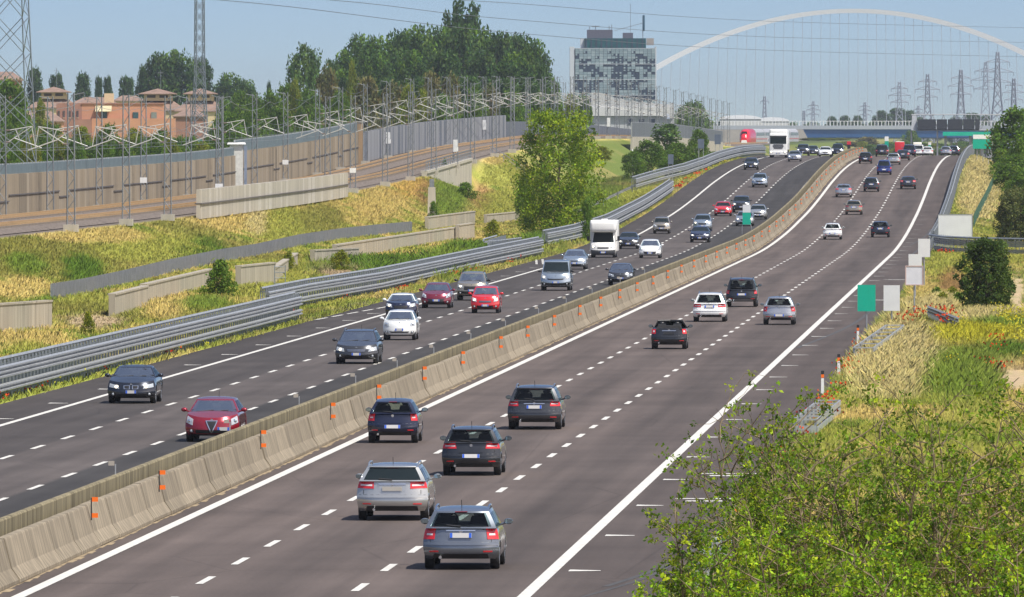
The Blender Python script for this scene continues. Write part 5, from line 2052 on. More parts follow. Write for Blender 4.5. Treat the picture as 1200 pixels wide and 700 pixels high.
GW = 'trees of the wood behind the railway'
WL = 'dark green tree in the dense wood that rises behind the railway masts'
for (x, y, w, D) in ((408, 62, 50, 2500), (425, 44, 55, 2550), (447, 46, 60, 2480), (470, 38, 60, 2550), (492, 34, 58, 2500), (515, 36, 56, 2560), (538, 33, 60, 2480), (562, 36, 60, 2540), (585, 40, 62, 2500),
                     (608, 42, 58, 2560), (626, 50, 46, 2500), (440, 66, 50, 2400), (480, 62, 56, 2380), (522, 60, 56, 2390), (565, 62, 58, 2400), (605, 64, 56, 2390), (632, 74, 28, 2450), (405, 84, 44, 2380), (455, 92, 50, 2300), (500, 92, 54, 2300),
                     (545, 92, 54, 2300), (590, 94, 52, 2310), (622, 96, 40, 2320)):
    tree('wood_a' if trr.random() < .5 else 'wood_b', x, y, w, D, WL, GW)
for (x, y, w, D, lab) in ((357, 45, 26, 2350, 'pale tall poplar standing apart at the edge of the wood'), (345, 58, 20, 2360, 'slightly lower poplar leaning on the tall pale poplar'), (368, 52, 20, 2340, 'slender poplar on the far side of the tall pale poplar'),
                          (385, 64, 16, 2380, 'small bright poplar between the pale poplars and the dense wood'), (395, 70, 14, 2390, 'thin light green poplar touching the dense wood')):
    tree('poplar', x, y, w, D, lab)
for (x, y, w, lab) in ((524, 12, 15, 'shortest of the three dark poplars above the wood'), (537, -2, 23, 'tallest dark poplar sticking out of the top of the wood'), (553, 3, 25, 'broad dark poplar beside the tallest one above the wood')):
    tree('dark_poplar', x, y, w, 2700, lab)
GL = 'lower trees along the foot of the wood'
for i, (k, x, y, w, D) in enumerate((('mid', 318, 108, 40, 2100), ('mid', 335, 100, 40, 2120), ('lime', 345, 96, 24, 2110), ('mid', 362, 106, 40, 2080), ('brown', 385, 78, 34, 2200), ('mid', 398, 108, 36, 2060), ('brown', 430, 88, 40, 2150), ('lime', 412, 74, 18, 2260),
                                     ('brown', 462, 96, 36, 2100), ('lime', 478, 102, 34, 2000), ('lime', 496, 106, 30, 2000), ('brown', 505, 82, 28, 2200), ('brown', 530, 86, 30, 2200), ('mid', 520, 112, 40, 2000), ('mid', 556, 106, 40, 2050), ('brown', 575, 100, 34, 2100), ('mid', 600, 108, 44, 2050),
                                     ('mid', 630, 112, 36, 2100), ('mid', 652, 97, 22, 2500), ('lime', 668, 112, 32, 2300), ('mid', 684, 112, 26, 2350), ('mid', 300, 112, 34, 2150), ('mid', 282, 108, 40, 2200), ('mid', 262, 118, 30, 2150))):
    tree(k, x, y, w, D, {'mid': 'leafy green tree in the lower belt at the foot of the wood', 'lime': 'yellow green tree in the lower belt at the foot of the wood', 'brown': 'olive brown tree in the lower belt at the foot of the wood'}[k], GL + {'mid': '', 'lime': ', yellowish', 'brown': ', olive brown'}[k])
for (k, x, y, w, D, lab) in (('wood_a', 186, 64, 52, 3000, 'dark broad tree beyond the tiled roofs, first of the big clump'), ('wood_b', 210, 62, 56, 3000, 'highest dark tree of the clump beyond the tiled roofs'), ('wood_a', 236, 70, 46, 3050, 'dark tree behind the tall slim lattice tower'),
                             ('wood_b', 272, 88, 48, 3000, 'low dark tree at the outer end of the clump beyond the roofs'), ('wood_b', 290, 96, 36, 2980, 'smallest dark tree at the outer end of the big clump'), ('wood_a', 168, 78, 24, 3000, 'narrow dark tree at the inner end of the big clump')):
    tree(k, x, y, w, D, lab)
for (x, y, w, lab) in ((41, 80, 21, 'dark tree just beside the big lattice tower above the roofs'), (66, 87, 20, 'small round dark tree above the tiled roof with the little turret'), (97, 86, 21, 'dark egg shaped tree in the gap between the roofs'), (116, 90, 11, 'narrow dark tree, first of a close pair beyond the roofs'),
                       (126, 90, 12, 'narrow dark tree, second of a close pair beyond the roofs'), (149, 90, 22, 'dark tree next to the big clump beyond the roofs'), (315, 96, 7, 'tiny dark conifer alone against the sky')):
    tree('high', x, y, w, 3300, lab)
for (k, x, y, w, D, lab) in (('mid', 12, 95, 60, 1900, 'leafy tree inside the feet of the big lattice tower'), ('mid', -8, 92, 50, 1950, 'leafy tree cut by the picture edge behind the big lattice tower'), ('lime', 48, 118, 22, 2000, 'yellowish small tree before the low tiled house'), ('mid', 20, 128, 40, 1700, 'bushy tree low in front of the big lattice tower'), ('mid', 62, 146, 44, 1600, 'green shrubby tree in front of the terracotta house'),
                             ('lime', 95, 150, 40, 1650, 'light green tree below the terracotta house'), ('mid', 128, 146, 34, 1600, 'green tree below the gable wall toned brown as shade'), ('lime', 158, 152, 40, 1650, 'light bush in front of the long terracotta wall'), ('mid', 190, 152, 30, 1600, 'green bush before the end of the terracotta house'), ('mid', 268, 132, 46, 1750, 'green tree right beside the tall slim tower'),
                             ('mid', 300, 128, 44, 1800, 'green tree between the slim tower and the wood'), ('mid', 250, 148, 30, 1650, 'low green tree at the foot of the slim tower'), ('mid', 330, 126, 40, 1850, 'green tree in front of the pale poplars')):
    tree(k, x, y, w, D, lab)
for i in range(20):
    tree('mid' if i % 3 else 'lime', -6 + 13.5 * i, 161 + trr.uniform(-4, 6), 26 + trr.uniform(0, 10), 1480 + trr.uniform(0, 160), 'low leafy bush in the hedge between the noise wall and the terracotta houses', 'hedge bushes behind the noise wall')
for (k, x, y, w, D, lab) in (('mid', 812, 120, 54, 3400, 'rounded tree beyond the white building, below the arch'), ('mid', 800, 126, 30, 3380, 'smaller tree touching the corner of the white building')):
    tree(k, x, y, w, D, lab)
DH = 'hazy tree on the horizon beyond the road bridge'
for (x, y, w, D) in ((975, 137, 20, 6200), (990, 136, 22, 6200), (1005, 136, 20, 6200), (1033, 130, 24, 6100), (1052, 127, 34, 6000), (1066, 130, 26, 6000), (1080, 138, 24, 6200), (1140, 133, 34, 6000), (1155, 136, 26, 6100), (850, 140, 30, 6300), (880, 139, 30, 6300), (1120, 137, 26, 6200)):
    tree('wood_a', x, y, w, D, DH, 'hazy trees on the horizon')
for i in range(26):
    x = 640 + i * 24
    tree('mid', x, 144 - 2 * trr.random(), 30, 7600, 'far hazy tree in the line closing the plain', 'trees closing the plain')
# below the bridge
for (k, x, y, w, D, lab) in (('mid', 1068, 153, 26, 4400, 'tall dark green tree under the blue bridge deck'), ('lime', 962, 163, 22, 4300, 'yellow bush under the bridge beside the abutment'), ('mid', 948, 166, 22, 4300, 'green bush close to the bridge abutment'), ('lime', 985, 166, 26, 4300, 'olive bush under the middle of the bridge'),
                             ('mid', 1005, 167, 20, 4300, 'green bush under the bridge behind the orange reflectors'), ('brown', 1016, 160, 30, 4350, 'greyish tree under the bridge behind the median sign'), ('mid', 1130, 166, 40, 4300, 'green trees seen between gantry posts under the bridge'), ('mid', 1100, 168, 34, 4300, 'low green tree near the yellow lorry below the bridge'),
                             ('mid', 1040, 168, 34, 4320, 'low tree behind the red lorry below the bridge')):
    tree(k, x, y, w, D, lab)

for i in range(22):
    tree(('mid', 'brown', 'mid', 'lime')[i % 4], 938 + 10.5 * i + trr.uniform(-4, 4), 168 + trr.uniform(-5, 4), 20 + trr.uniform(0, 10), 3900 + trr.uniform(0, 500), 'hazy low bush on the far ground under the road bridge', 'bushes under the road bridge')

# the big roadside tree and plants around it
q = ground_at(655, 277)
make_tree('wild', 11.9, 9.6, 430, 50, .135, [(.24, .34, .018), (.30, .39, .02), (.18, .28, .016), (.12, .20, .014)], 51, 'roadside_tree', 'big yellow green tree standing alone on the verge between rail bank and guard rail', (q.x, q.y, q.z), trunk_r=.16)
for (k, x, y, w, yb, lab) in (('mid', 616, 205, 26, 270, 'low side shoot of green beside the big roadside tree'), ('shrub', 688, 232, 26, 282, 'green shrub growing up against the big roadside tree')):
    g = ground_at(x, yb)
    D = -g.x * SP + g.y * CP
    tree(k, x, y, w, D, lab)
for (k, x, y, w, D, lab) in (('mid', 760, 165, 50, 1640, 'broad green bush behind the camera pole'), ('poplar', 781, 142, 36, 1720, 'pale willow like tree between the bushes below the white building'), ('mid', 795, 168, 44, 1650, 'dark green bush behind the lowest sign back'), ('mid', 742, 178, 30, 1600, 'green bush just behind the slim camera pole'), ('mid', 818, 152, 30, 1760, 'open branched tree in front of the pale retaining wall'),
                             ('lime', 705, 172, 30, 1700, 'low yellowish bush behind the big roadside tree'), ('mid', 835, 178, 26, 1600, 'green bush beside the closest sign back to the train')):
    tree(k, x, y, w, D, lab)
for (k, x, y, w, yb, lab) in (('shrub', 258, 305, 44, 350, 'dark spindly shrub in front of the low concrete wall'), ('shrub', 508, 236, 16, 262, 'small dark shrub at the foot of the bank pillar'), ('lime_shrub', 578, 258, 26, 280, 'bright green shrub beside the square concrete block'), ('lime_shrub', 103, 366, 22, 394, 'bright yellow green shrub behind the ribbed guard rail'),
                              ('shrub', 521, 186, 10, 205, 'ivy like shrub hanging on the bridge abutment'), ('lime_shrub', 400, 294, 30, 318, 'pale shrub before the dark end wall'), ('shrub', 545, 214, 30, 232, 'creeping green shrub below the abutment'), ('lime_shrub', 338, 296, 26, 322, 'yellowish tall weed clump behind the stepped wall')):
    g = ground_at(x, yb)
    D = -g.x * SP + g.y * CP
    tree(k, x, y, w, D, lab)
# right hand side
q = ground_at(1156, 366)
make_tree('wild', 4.2, 3.7, 230, 60, .085, [(.07, .12, .022), (.085, .14, .024), (.055, .095, .02)], 61, 'dark_bush', 'dark green rounded bush standing alone in the meadow', (q.x, q.y, q.z), cat='bush', trunk_r=.08)
DG = [(.05, .095, .024), (.065, .115, .026), (.045, .08, .022)]
q = ground_at(1188, 290)
make_tree('wild', 5.4, 5.4, 260, 50, .11, [(.13, .155, .05), (.16, .18, .055), (.10, .13, .04)], 62, 'hazy_shrub', 'olive grey loose shrub at the picture edge above the dark rounded bush', (q.x + .6, q.y, q.z), cat='shrub')
for (x, y, w, D, lab) in ((1194, 128, 84, 1450, 'big dark green tree at the picture edge beside the sign gantry'), (1210, 140, 60, 1400, 'dark green tree cut by the picture edge'), (1188, 182, 60, 1380, 'dense green bush under the edge tree beside the dry grass'), (1200, 200, 50, 1330, 'dense bush low at the picture edge'), (1200, 235, 50, 1100, 'green bush above the sandy path')):
    tree('mid', x, y, w, D, lab)
for i in range(9):
    q = ground_at(1098 + 18 * (i % 5) + 7 * (i // 5), 352 + 7 * (i // 5))
    s = copy_thing(protos['lime_shrub' if i % 2 else 'shrub'], (q.x, q.y, q.z - .1), i * .9, (.34, .34, .30), 'low weedy clump in the meadow around the dark rounded bush', 'weed clumps in the meadow')
    tag(s, None, 'shrub')


# leafless and leafy thicket right below the bridge
def thicket(x, D, H, W, seed, label, stems=9, cols=None, leafy=1.0):
    rng = np.random.default_rng(seed)
    q = at(x, 400, D)
    zb = float(terr_z(q.x, q.y))
    e = empty('thicket_bush', (q.x, q.y, zb), 0, label, 'bush')
    s, tips = MB(), []

    def twig(p, d, L_, r, n, wob, sides, lift=.03):
        pts, rr = [p], [r]
        for i in range(n):
            d = (d + Vector(rng.normal(0, wob, 3)) + Vector((0, 0, lift))).normalized()
            p = p + d * L_ / n
            pts.append(p)
            rr.append(max(.003, r * (1 - .8 * (i + 1) / n)))
        s.tube(pts, rr, sides, cap=False)
        return pts

    def along(pts, t):
        t *= len(pts) - 1
        i = min(int(t), len(pts) - 2)
        return pts[i] + (pts[i + 1] - pts[i]) * (t - i), (pts[i + 1] - pts[i]).normalized()

    for i in range(stems):
        a = 2 * math.pi * i / stems + rng.uniform(-.5, .5)
        sp = W / H * .62 * rng.uniform(.15, 1.0)
        L0 = H * rng.uniform(.70, 1.0)
        st = twig(Vector((rng.uniform(-.5, .5), rng.uniform(-.5, .5), -.1)), Vector((math.cos(a) * sp, math.sin(a) * sp, 1)).normalized(), L0, rng.uniform(.030, .052), 9, .09, 6)
        for j in range(15):
            t = .22 + .78 * j / 15
            p, d = along(st, t)
            sd_ = Vector(rng.normal(0, 1, 3)).cross(d).normalized()
            tw = twig(p, (d * .6 + sd_ * .9).normalized(), L0 * rng.uniform(.12, .28), .016, 4, .16, 4)
            tips.append((tw[-1], 1.0, t))
            for k in range(4):
                p2, d2 = along(tw, rng.uniform(.25, 1))
                s2 = Vector(rng.normal(0, 1, 3)).cross(d2).normalized()
                t2 = twig(p2, (d2 * .7 + s2 * .8).normalized(), L0 * rng.uniform(.04, .10), .007, 3, .2, 3)
                tips.append((t2[-1], 1.0, t))
                tips.append((t2[1], .6, t))
    s.build('branches', twig_m, e)
    cols = cols or [(.15, .26, .013), (.20, .32, .015), (.07, .14, .010), (.29, .38, .018), (.11, .19, .012), (.17, .23, .016)]
    puffs = []
    for p, w, t in tips:
        if rng.uniform() < w * leafy * (1.0 if t < .72 else .62):
            puffs.append((p.x, p.y, p.z, rng.uniform(.07, .17) * (1.25 if t < .6 else 1)))
    link('foliage', leaf_mesh('foliage', puffs, 11, .041, cols, rng, flat=.2), e)
    return e


BRIGHT = [(.20, .35, .014), (.27, .42, .018), (.10, .20, .012), (.35, .45, .02)]
thicket(840, 204, 4.1, 2.2, 71, 'leafy bush with red poppies around it, lowest in the corner beside the shoulder', 9)
thicket(912, 214, 5.5, 2.5, 72, 'bush reaching furthest over the hard shoulder with thin bare twigs', 9)
thicket(940, 206, 5.6, 3.0, 73, 'open bush with long bare slanting branches', 9)
thicket(1005, 214, 5.7, 3.0, 74, 'bush with many crossing brown stems in the middle of the thicket', 9)
thicket(1070, 206, 5.4, 3.2, 75, 'bush with lichen covered yellow twigs before the pale grass', 9)
thicket(1140, 213, 5.7, 3.2, 76, 'dense bush below the sandy patch in the meadow', 10)
thicket(1205, 206, 6.0, 3.2, 77, 'tall bush cut by the picture edge', 10)
thicket(912, 196, 4.2, 2.6, 78, 'low bright green bush in front of the bare slanting branches', 10, BRIGHT)
thicket(1045, 192, 3.9, 3.2, 79, 'low bright green bush in front of the crossing stems', 10, BRIGHT)
thicket(1165, 192, 4.1, 3.0, 80, 'low leafy bush in the bottom corner', 10, BRIGHT)
thicket(800, 188, 3.3, 1.7, 81, 'small yellow green bush at the bottom edge beside the white shoulder line', 9, BRIGHT)

# ------------------------------------------------------------------ signs beside and on the motorway
green_s = mat('sign green', (.0, .36, .24), .45, var=.05)
grey_s = mat('blank sign face', (.62, .63, .64), .5, var=.05, scale=1.2)
frame_s = mat('sign rim', (.50, .36, .33), .5)
postm = mat('sign post', (.34, .35, .37), .45, metal=.5)


def sign(x, ytop, w, h, ybase, D, m, label, posts=1, rim=None, back=None, tilt=0.0, name='road_sign'):
    wm, hm = w * D / F, h * D / F
    b = at(x, ybase, D)
    zt = HC - (ytop - 150) * D / F
    gz = float(terr_z(b.x, b.y)) if b.x > -23 or b.x < -40 else float(road_z(b.y)) + 1.0
    e = empty(name, (b.x, b.y, gz), tilt, label, 'road sign')
    zc = zt - hm / 2 - gz
    MB().box((0, 0, zc), (wm, .05, hm)).build('panel', m, e)
    if rim:
        s = MB()
        for sx in (-1, 1):
            s.box((sx * wm / 2, -.01, zc), (.05, .08, hm + .05))
            s.box((0, -.012, zc + sx * hm / 2), (wm + .045, .075, .05))
        s.build('rim', rim, e)
    for k in range(posts):
        px_ = 0 if posts == 1 else (k - .5) * wm * .7
        MB().tube([(px_, .08, -.3), (px_, .08, zc + hm * .4)], .045, 7).build('post', postm, e)
    return e


sign(1015.5, 334, 21, 31, 391, 600, green_s, 'plain green sign on a thin post at the edge of the hard shoulder')
sign(1045, 334.5, 19, 30, 386, 622, grey_s, 'blank pale sign next to the plain green sign')
sign(1071.5, 312, 20, 22, 385, 640, mat('pale sign face lilac', (.60, .60, .65), .5, var=.04), 'blank pale sign with a thin reddish rim on a crooked post', rim=frame_s)
sign(1072.5, 298, 15.5, 15, 345, 700, grey_s, 'small blank pale sign peeking out above the reddish rimmed one')
sign(1083, 280, 14, 21.5, 327, 760, grey_s, 'tall blank pale sign highest of the small blank ones', rim=None)
sign(1119.5, 251.5, 40, 27, 288, 985, grey_s, 'large wide blank board on two posts beside the guard rail', posts=2, rim=postm)
p = at(1151, 186, 1560)
e = empty('direction_sign', (p.x, p.y, float(terr_z(p.x, p.y))), 0, 'green direction board with a white upper half near the crest', 'road sign')
k = 1560 / F
gz = float(terr_z(p.x, p.y))
MB().box((0, 0, HC - 19 * k - gz), (22 * k, .1, 11 * k)).build('green_panel', green_s, e)
MB().box((.15, .02, HC - 10.5 * k - gz), (24 * k, .1, 5 * k)).build('white_panel', whitep, e)
for sx in (-.7, .1, .8):
    MB().tube([(sx, .12, -.2), (sx, .12, HC - 14 * k - gz)], .05, 6).build('post', postm, e)
# signs on the median
q = at(875, 262, 1062)
e = empty('median_sign', (q.x, q.y, float(road_z(q.y)) + 1.0), 0, 'green plate with a grey plate above on a hoop of bent tube over the median', 'road sign')
k = 1062 / F
zt = HC - (240 - 150) * k - e.location.z
MB().box((0, 0, zt - 4.6 * k), (9.2 * k, .04, 9.2 * k)).build('grey_plate', grey_s, e)
MB().box((0, 0, zt - 16.3 * k), (9.6 * k, .04, 14 * k)).build('green_plate', green_s, e)
MB().tube([(-.42, .05, -.5), (-.42, .05, zt - 26 * k), (-.25, .05, zt - 20 * k)], .035, 6).tube([(.42, .05, -.5), (.42, .05, zt - 26 * k), (.25, .05, zt - 20 * k)], .035, 6).build('tube_hoop', postm, e)
for (x, y0, y1, w, D, lab) in ((1039, 160, 172.5, 4.6, 1900, 'narrow white and green sign above the large black car'), (1089.5, 167, 174.5, 3.4, 2050, 'tiny white and green sign beyond the white car at the crest')):
    q = at(x, y1, D)
    k = D / F
    zb = float(terr_z(q.x, q.y)) if q.x > -8 else float(road_z(q.y))
    e = empty('narrow_sign', (q.x, q.y, zb), 0, lab, 'road sign')
    h = (y1 - y0) * k
    MB().box((0, 0, q.z - zb + h * .78), (w * k, .06, h * .42)).build('white_plate', whitep, e)
    MB().box((0, 0, q.z - zb + h * .28), (w * k, .06, h * .54)).build('green_plate', green_s, e)
    MB().tube([(0, .08, -.2), (0, .08, q.z - zb + h * .9)], .05, 6).build('post', postm, e)
# red beacon board on the median far away
q = at(994.8, 168, 1850)
e = empty('red_board', (q.x, q.y, float(road_z(q.y))), 0, 'small red square board on a dark box beyond the median', 'road sign')
MB().box((0, 0, q.z - e.location.z), (.62, .06, .6)).build('panel', mat('sign red', (.6, .03, .05), .5), e)
MB().box((0, .05, (q.z - e.location.z) / 2 - .2), (.5, .3, q.z - e.location.z)).build('dark_box', trim_m, e)

# gantry with message boards
Dg = 2080
k = Dg / F
q = at(1110, 152, Dg)
zr = float(road_z(q.y))
e = empty('sign_gantry', (q.x, q.y, zr), 0, 'steel gantry over the motorway carrying a row of dark message boards', 'gantry')
board_m = mat('dark message board', (.035, .040, .052), .4, var=.2)
gx = lambda x: (x - 1110) * k
gz_ = lambda y: HC - (y - 150) * k - zr
for (a, b) in ((1075, 1097), (1097.5, 1110), (1110.5, 1128), (1128.5, 1142), (1142.5, 1148)):
    o = MB().box(((gx(a) + gx(b)) / 2, -.9, (gz_(140) + gz_(152)) / 2), (gx(b) - gx(a) - .06, .9, gz_(140) - gz_(152))).build('message_board', board_m, e)
s = MB()
for yy in (-.4, .6):
    for zz in (gz_(134.5), gz_(152.5)):
        s.tube([(gx(1068), yy, zz), (gx(1206), yy, zz)], .09, 5)
    n = 22
    for i in range(n):
        a, b = gx(1068) + (gx(1206) - gx(1068)) * i / n, gx(1068) + (gx(1206) - gx(1068)) * (i + 1) / n
        zl, zh = (gz_(152.5), gz_(134.5)) if i % 2 else (gz_(134.5), gz_(152.5))
        s.tube([(a, yy, zl), (b, yy, zh)], .05, 4)
s.build('truss', postm, e)
MB().box((gx(1071.5), 0, gz_(144)), (1.1, 1.6, 2.6), taper=.7).build('end_cabinet', mat('gantry grey', (.40, .42, .45), .5), e)
for x in (1068, 1098.5, 1200):
    MB().box((gx(x), 0, gz_(153) / 2), (.28, .4, gz_(153))).build('post', postm, e)
s = MB()
s.box((gx(1137), -.4, gz_(153)), (gx(1206) - gx(1068), 1.3, .12))
s.build('walkway', greyd, e)
# green station roof beyond the gantry
Df = 2420
k2 = Df / F
q = at(1135, 157, Df)
zr = float(terr_z(q.x, q.y))
e = empty('station_canopy', (q.x, q.y, zr), 0, 'flat green service station canopy below the message boards', 'canopy')
MB().box((0, 0, q.z - zr), (60 * k2, 7, 4.6 * k2)).build('roof', mat('canopy green', (.0, .40, .27), .5, var=.12, scale=.5), e)
for x in (-27, 2, 16, 27):
    MB().box((x * k2, 0, (q.z - zr) / 2), (.5, .5, q.z - zr)).build('column', postm, e)
for x in (-20, -14, 10, 14):
    MB().box((x * k2, 2, 2.6), (.35, .35, 5.0)).build('column', mat('station wall', (.45, .40, .33), .8), e)

# ------------------------------------------------------------------ train
red_t = mat('train red', (.66, .01, .03), .3, coat=.5, var=.05)
tr_g = mat('train silver', (.46, .46, .47), .4, metal=.2, var=.05)
u0, v0 = at(872, 165, 2650).x, 2650
e = empty('high_speed_train', (u0, v0, float(rail_z(v0)) + .5), 0, 'high speed train with a red rounded nose and grey coaches on the railway', 'train')
s = MB()
rows = []
PR = [(-1.45, .35), (-1.5, 1.4), (-1.45, 2.6), (-1.1, 3.5), (-.5, 3.85), (.5, 3.85), (1.1, 3.5), (1.45, 2.6), (1.5, 1.4), (1.45, .35)]
for y, sc, dz in ((-.0, .35, .30), (.4, .62, .16), (1.2, .82, .07), (2.6, .95, .02), (5, 1, 0), (18, 1, 0)):
    rows.append([(x * (sc if sc > .6 else .6), y, .35 + (z - .35) * sc * (1 if y > 1 else .95)) for x, z in PR])
s.grid(rows)
s.add(rows[0], [tuple(range(10))])
me = s.mesh('power_car', red_t, 40)
recalc(me)
link('power_car', me, e)
MB().box((0, .95, 2.75), (1.7, .8, .85), taper=.75).build('windscreen', glass, e)
MB().box((0, .05, .55), (1.6, .5, .7), taper=.8).build('white_skirt', whitep, e)
for c in range(5):
    s = MB()
    s.grid([[(x, y, z) for x, z in PR] for y in (19 + c * 26, 44 + c * 26)])
    s.add([(x, 19 + c * 26, z) for x, z in PR], [tuple(range(10))])
    o = s.build('coach', tr_g, e, 40)
    MB().box((1.49, 31.5 + c * 26, 2.5), (.06, 23, .8)).build('window_band', glass, o)
    MB().box((1.5, 31.5 + c * 26, 1.2), (.04, 24.5, .25)).build('red_stripe', red_t, o)
e.rotation_euler = (0, 0, -.055)
e.scale = (.86, 1, .86)

# ------------------------------------------------------------------ tower block, white building, houses
D = 3900
k = D / F
b = at(720.5, 118, D)
gz = 2.0
e = empty('office_tower', (b.x, b.y, gz), PSI + .0, 'office tower with a patchwork of pale and dark glass panels and green roof storey', 'office building')
pale_g = mat('pale glass panel', (.215, .285, .31), .25, spec=.6, var=.08, scale=.3)
pale_2 = mat('pale glass panel two', (.28, .35, .37), .25, spec=.6, var=.08, scale=.3)
dark_g = mat('dark glass panel', (.03, .045, .075), .2, spec=.6, var=.2, scale=.3)
slab_m = mat('pale tower slab', (.50, .53, .56), .7)
X = lambda x: (x - 720.5) * k
Zy = lambda y: HC - (y - 150) * k - gz
zt = Zy(57)
MB().box(((X(673) + X(768)) / 2, 9, zt / 2), (X(768) - X(673) - .3, 17.6, zt)).build('core', dark_g, e)
MB().box((X(670.5), 9, (zt + .6) / 2), (X(673.5) - X(668), 18, zt + .6)).build('end_slab', slab_m, e)
MB().box((X(768.6), 9, (zt + .6) / 2), (.35, 18.3, zt + .6)).build('end_slab', slab_m, e)
rr = random.Random(8)
fa = MB()
nc, nr = 20, 38
x0, x1 = X(674), X(768)
dark_map = {}
for r in range(nr):
    t = r / (nr - 1)          # 0 at the top
    for c in range(nc):
        cw_ = (x1 - x0) / nc
        ch = (zt - 2) / nr
        nz = fnoise(np.array([c * .5 + 3]), np.array([r * .42 + 2]), 44)[0]
        base = .12 if r % 4 else .62
        dark = nz > (.54 - .12 * t if r % 6 else .40 - .05 * t)
        if r < 2:
            dark = r == 1 and c % 6 == 2
        mi = 2 if dark else (0 if rr.random() < .6 else 1)
        g = .10
        fa.box((x0 + cw_ * (c + .5), -.12 - (.0 if dark else .10), zt - ch * (r + .5)), (cw_ - g, .24, ch - (.06 if not dark else .02)), mi=mi)
        if dark and rr.random() < .6:       # half open louvre
            fa.box((x0 + cw_ * (c + .3), -.30, zt - ch * (r + .4)), (cw_ * .45, .12, ch * rr.uniform(.4, .8)), mi=rr.randrange(2))
fa.build('glass_cladding', [pale_g, pale_2, dark_g], e)
s = MB()
for r in (0, 6, 12, 18, 24, 30):
    s.box(((x0 + x1) / 2, -.16, zt - (zt - 2) / nr * r + .02), (x1 - x0, .5, .16))
s.build('floor_ledge', slab_m, e)
teal = mat('teal glass', (.005, .075, .085), .25, var=.2, scale=.6)
MB().box(((X(685) + X(757)) / 2, 8, (Zy(45) + zt) / 2), (X(757) - X(685), 14, Zy(45) - zt)).build('roof_storey', teal, e)
MB().box((X(682.5), 8, (Zy(45) + zt) / 2), (X(685) - X(680) - .1, 12, Zy(45) - zt)).build('stair_wall', slab_m, e)
s = MB()
for i in range(12):
    s.box((X(687 + 6 * i), .9, (Zy(45) + zt) / 2), (.5, .25, (Zy(45) - zt) * .96))
s.build('mullion_row', dark_g, e)
MB().box((X(703), 8, (Zy(35) + Zy(45)) / 2), (X(718) - X(688), 9, Zy(35) - Zy(45))).build('plant_room', mat('plant room', (.085, .085, .12), .7), e)
MB().box((X(736), 8, (Zy(38.5) + Zy(45)) / 2), (X(742) - X(730), 6, Zy(38.5) - Zy(45))).build('plant_room', mat('plant room', (.2, .2, .24), .7), e)
MB().box((X(762), 5, (Zy(45) + Zy(53)) / 2), (X(766) - X(757.5), 5, Zy(45) - Zy(53))).build('plant_box', mat('roof box', (.30, .27, .25), .7), e)
s = MB()
for (a, yt) in ((691, 31), (698, 30), (714, 30), (717, 29)):
    s.tube([(X(a), 6, Zy(45)), (X(a), 6, Zy(yt))], .12, 5)
s.box((X(698), 6, Zy(31)), (2.6, 2, .35))
s.build('roof_vents', greyd, e)
MB().tube([(X(739), 6, Zy(45)), (X(739), 6, Zy(5))], .07, 5).build('aerial', greyd, e)
s = MB()
s.tube([(X(753.5), 6, Zy(45)), (X(753.5), 6, Zy(19))], .14, 6)
s.tube([(X(720), 6, Zy(36)), (X(753.5), 6, Zy(27))], .09, 5)
s.build('jib_pole', greyd, e)
bevel_box((X(754.6), 6, Zy(27)), (2.5 * k, 1.2, 19 * k), .25).build('flag_banner', mat('dark teal banner', (.015, .07, .12), .6), e, 40)

D = 3350
k = D / F
b = at(741, 145, D)
gz = 1.5
e = empty('white_building', (b.x, b.y, gz), PSI, 'long white building with a sloping roof line and three dark windows', 'building')
X = lambda x: (x - 741) * k
Zy = lambda y: HC - (y - 150) * k - gz
wb_m = mat('white render', (.56, .56, .54), .8, var=.06, scale=.4)
wb_d = mat('grey render', (.44, .45, .45), .8, var=.06, scale=.4)
s = MB()
top = [(693, 108.5), (705, 109), (720, 114.5), (745, 119), (770, 121.5), (790, 123)]
for (x0, y0), (x1, y1) in zip(top[:-1], top[1:]):
    s.add([(X(x0), 0, 0), (X(x1), 0, 0), (X(x1), 0, Zy(y1)), (X(x0), 0, Zy(y0)), (X(x0), 14, 0), (X(x1), 14, 0), (X(x1), 14, Zy(y1)), (X(x0), 14, Zy(y0))],
          [(0, 1, 2, 3), (5, 4, 7, 6), (3, 2, 6, 7), (0, 3, 7, 4), (1, 5, 6, 2)])
s.build('upper_wall', wb_d, e)
s = MB()
s.box(((X(694) + X(790)) / 2, -.5, (Zy(126) + Zy(136)) / 2), (X(790) - X(694), 1.0, Zy(126) - Zy(136)))
s.build('white_band', wb_m, e)
for x in (738.5, 752, 764.5):
    o = MB().box((X(x), -.05, Zy(142.5)), (6 * k, .3, 7 * k)).build('window', dark_g, e)
    MB().box((X(x), -.22, Zy(139)), (6.6 * k, .2, .12)).build('lintel', wb_m, o)
for (x, w) in ((783, 4), (789, 1.6)):
    MB().box((X(x), -1.1, Zy(137)), (w * k, .12, (5 if w > 2 else 26) * k)).build('side_panel', wb_m if w < 2 else mat('pale blue panel', (.4, .45, .55), .6), e)

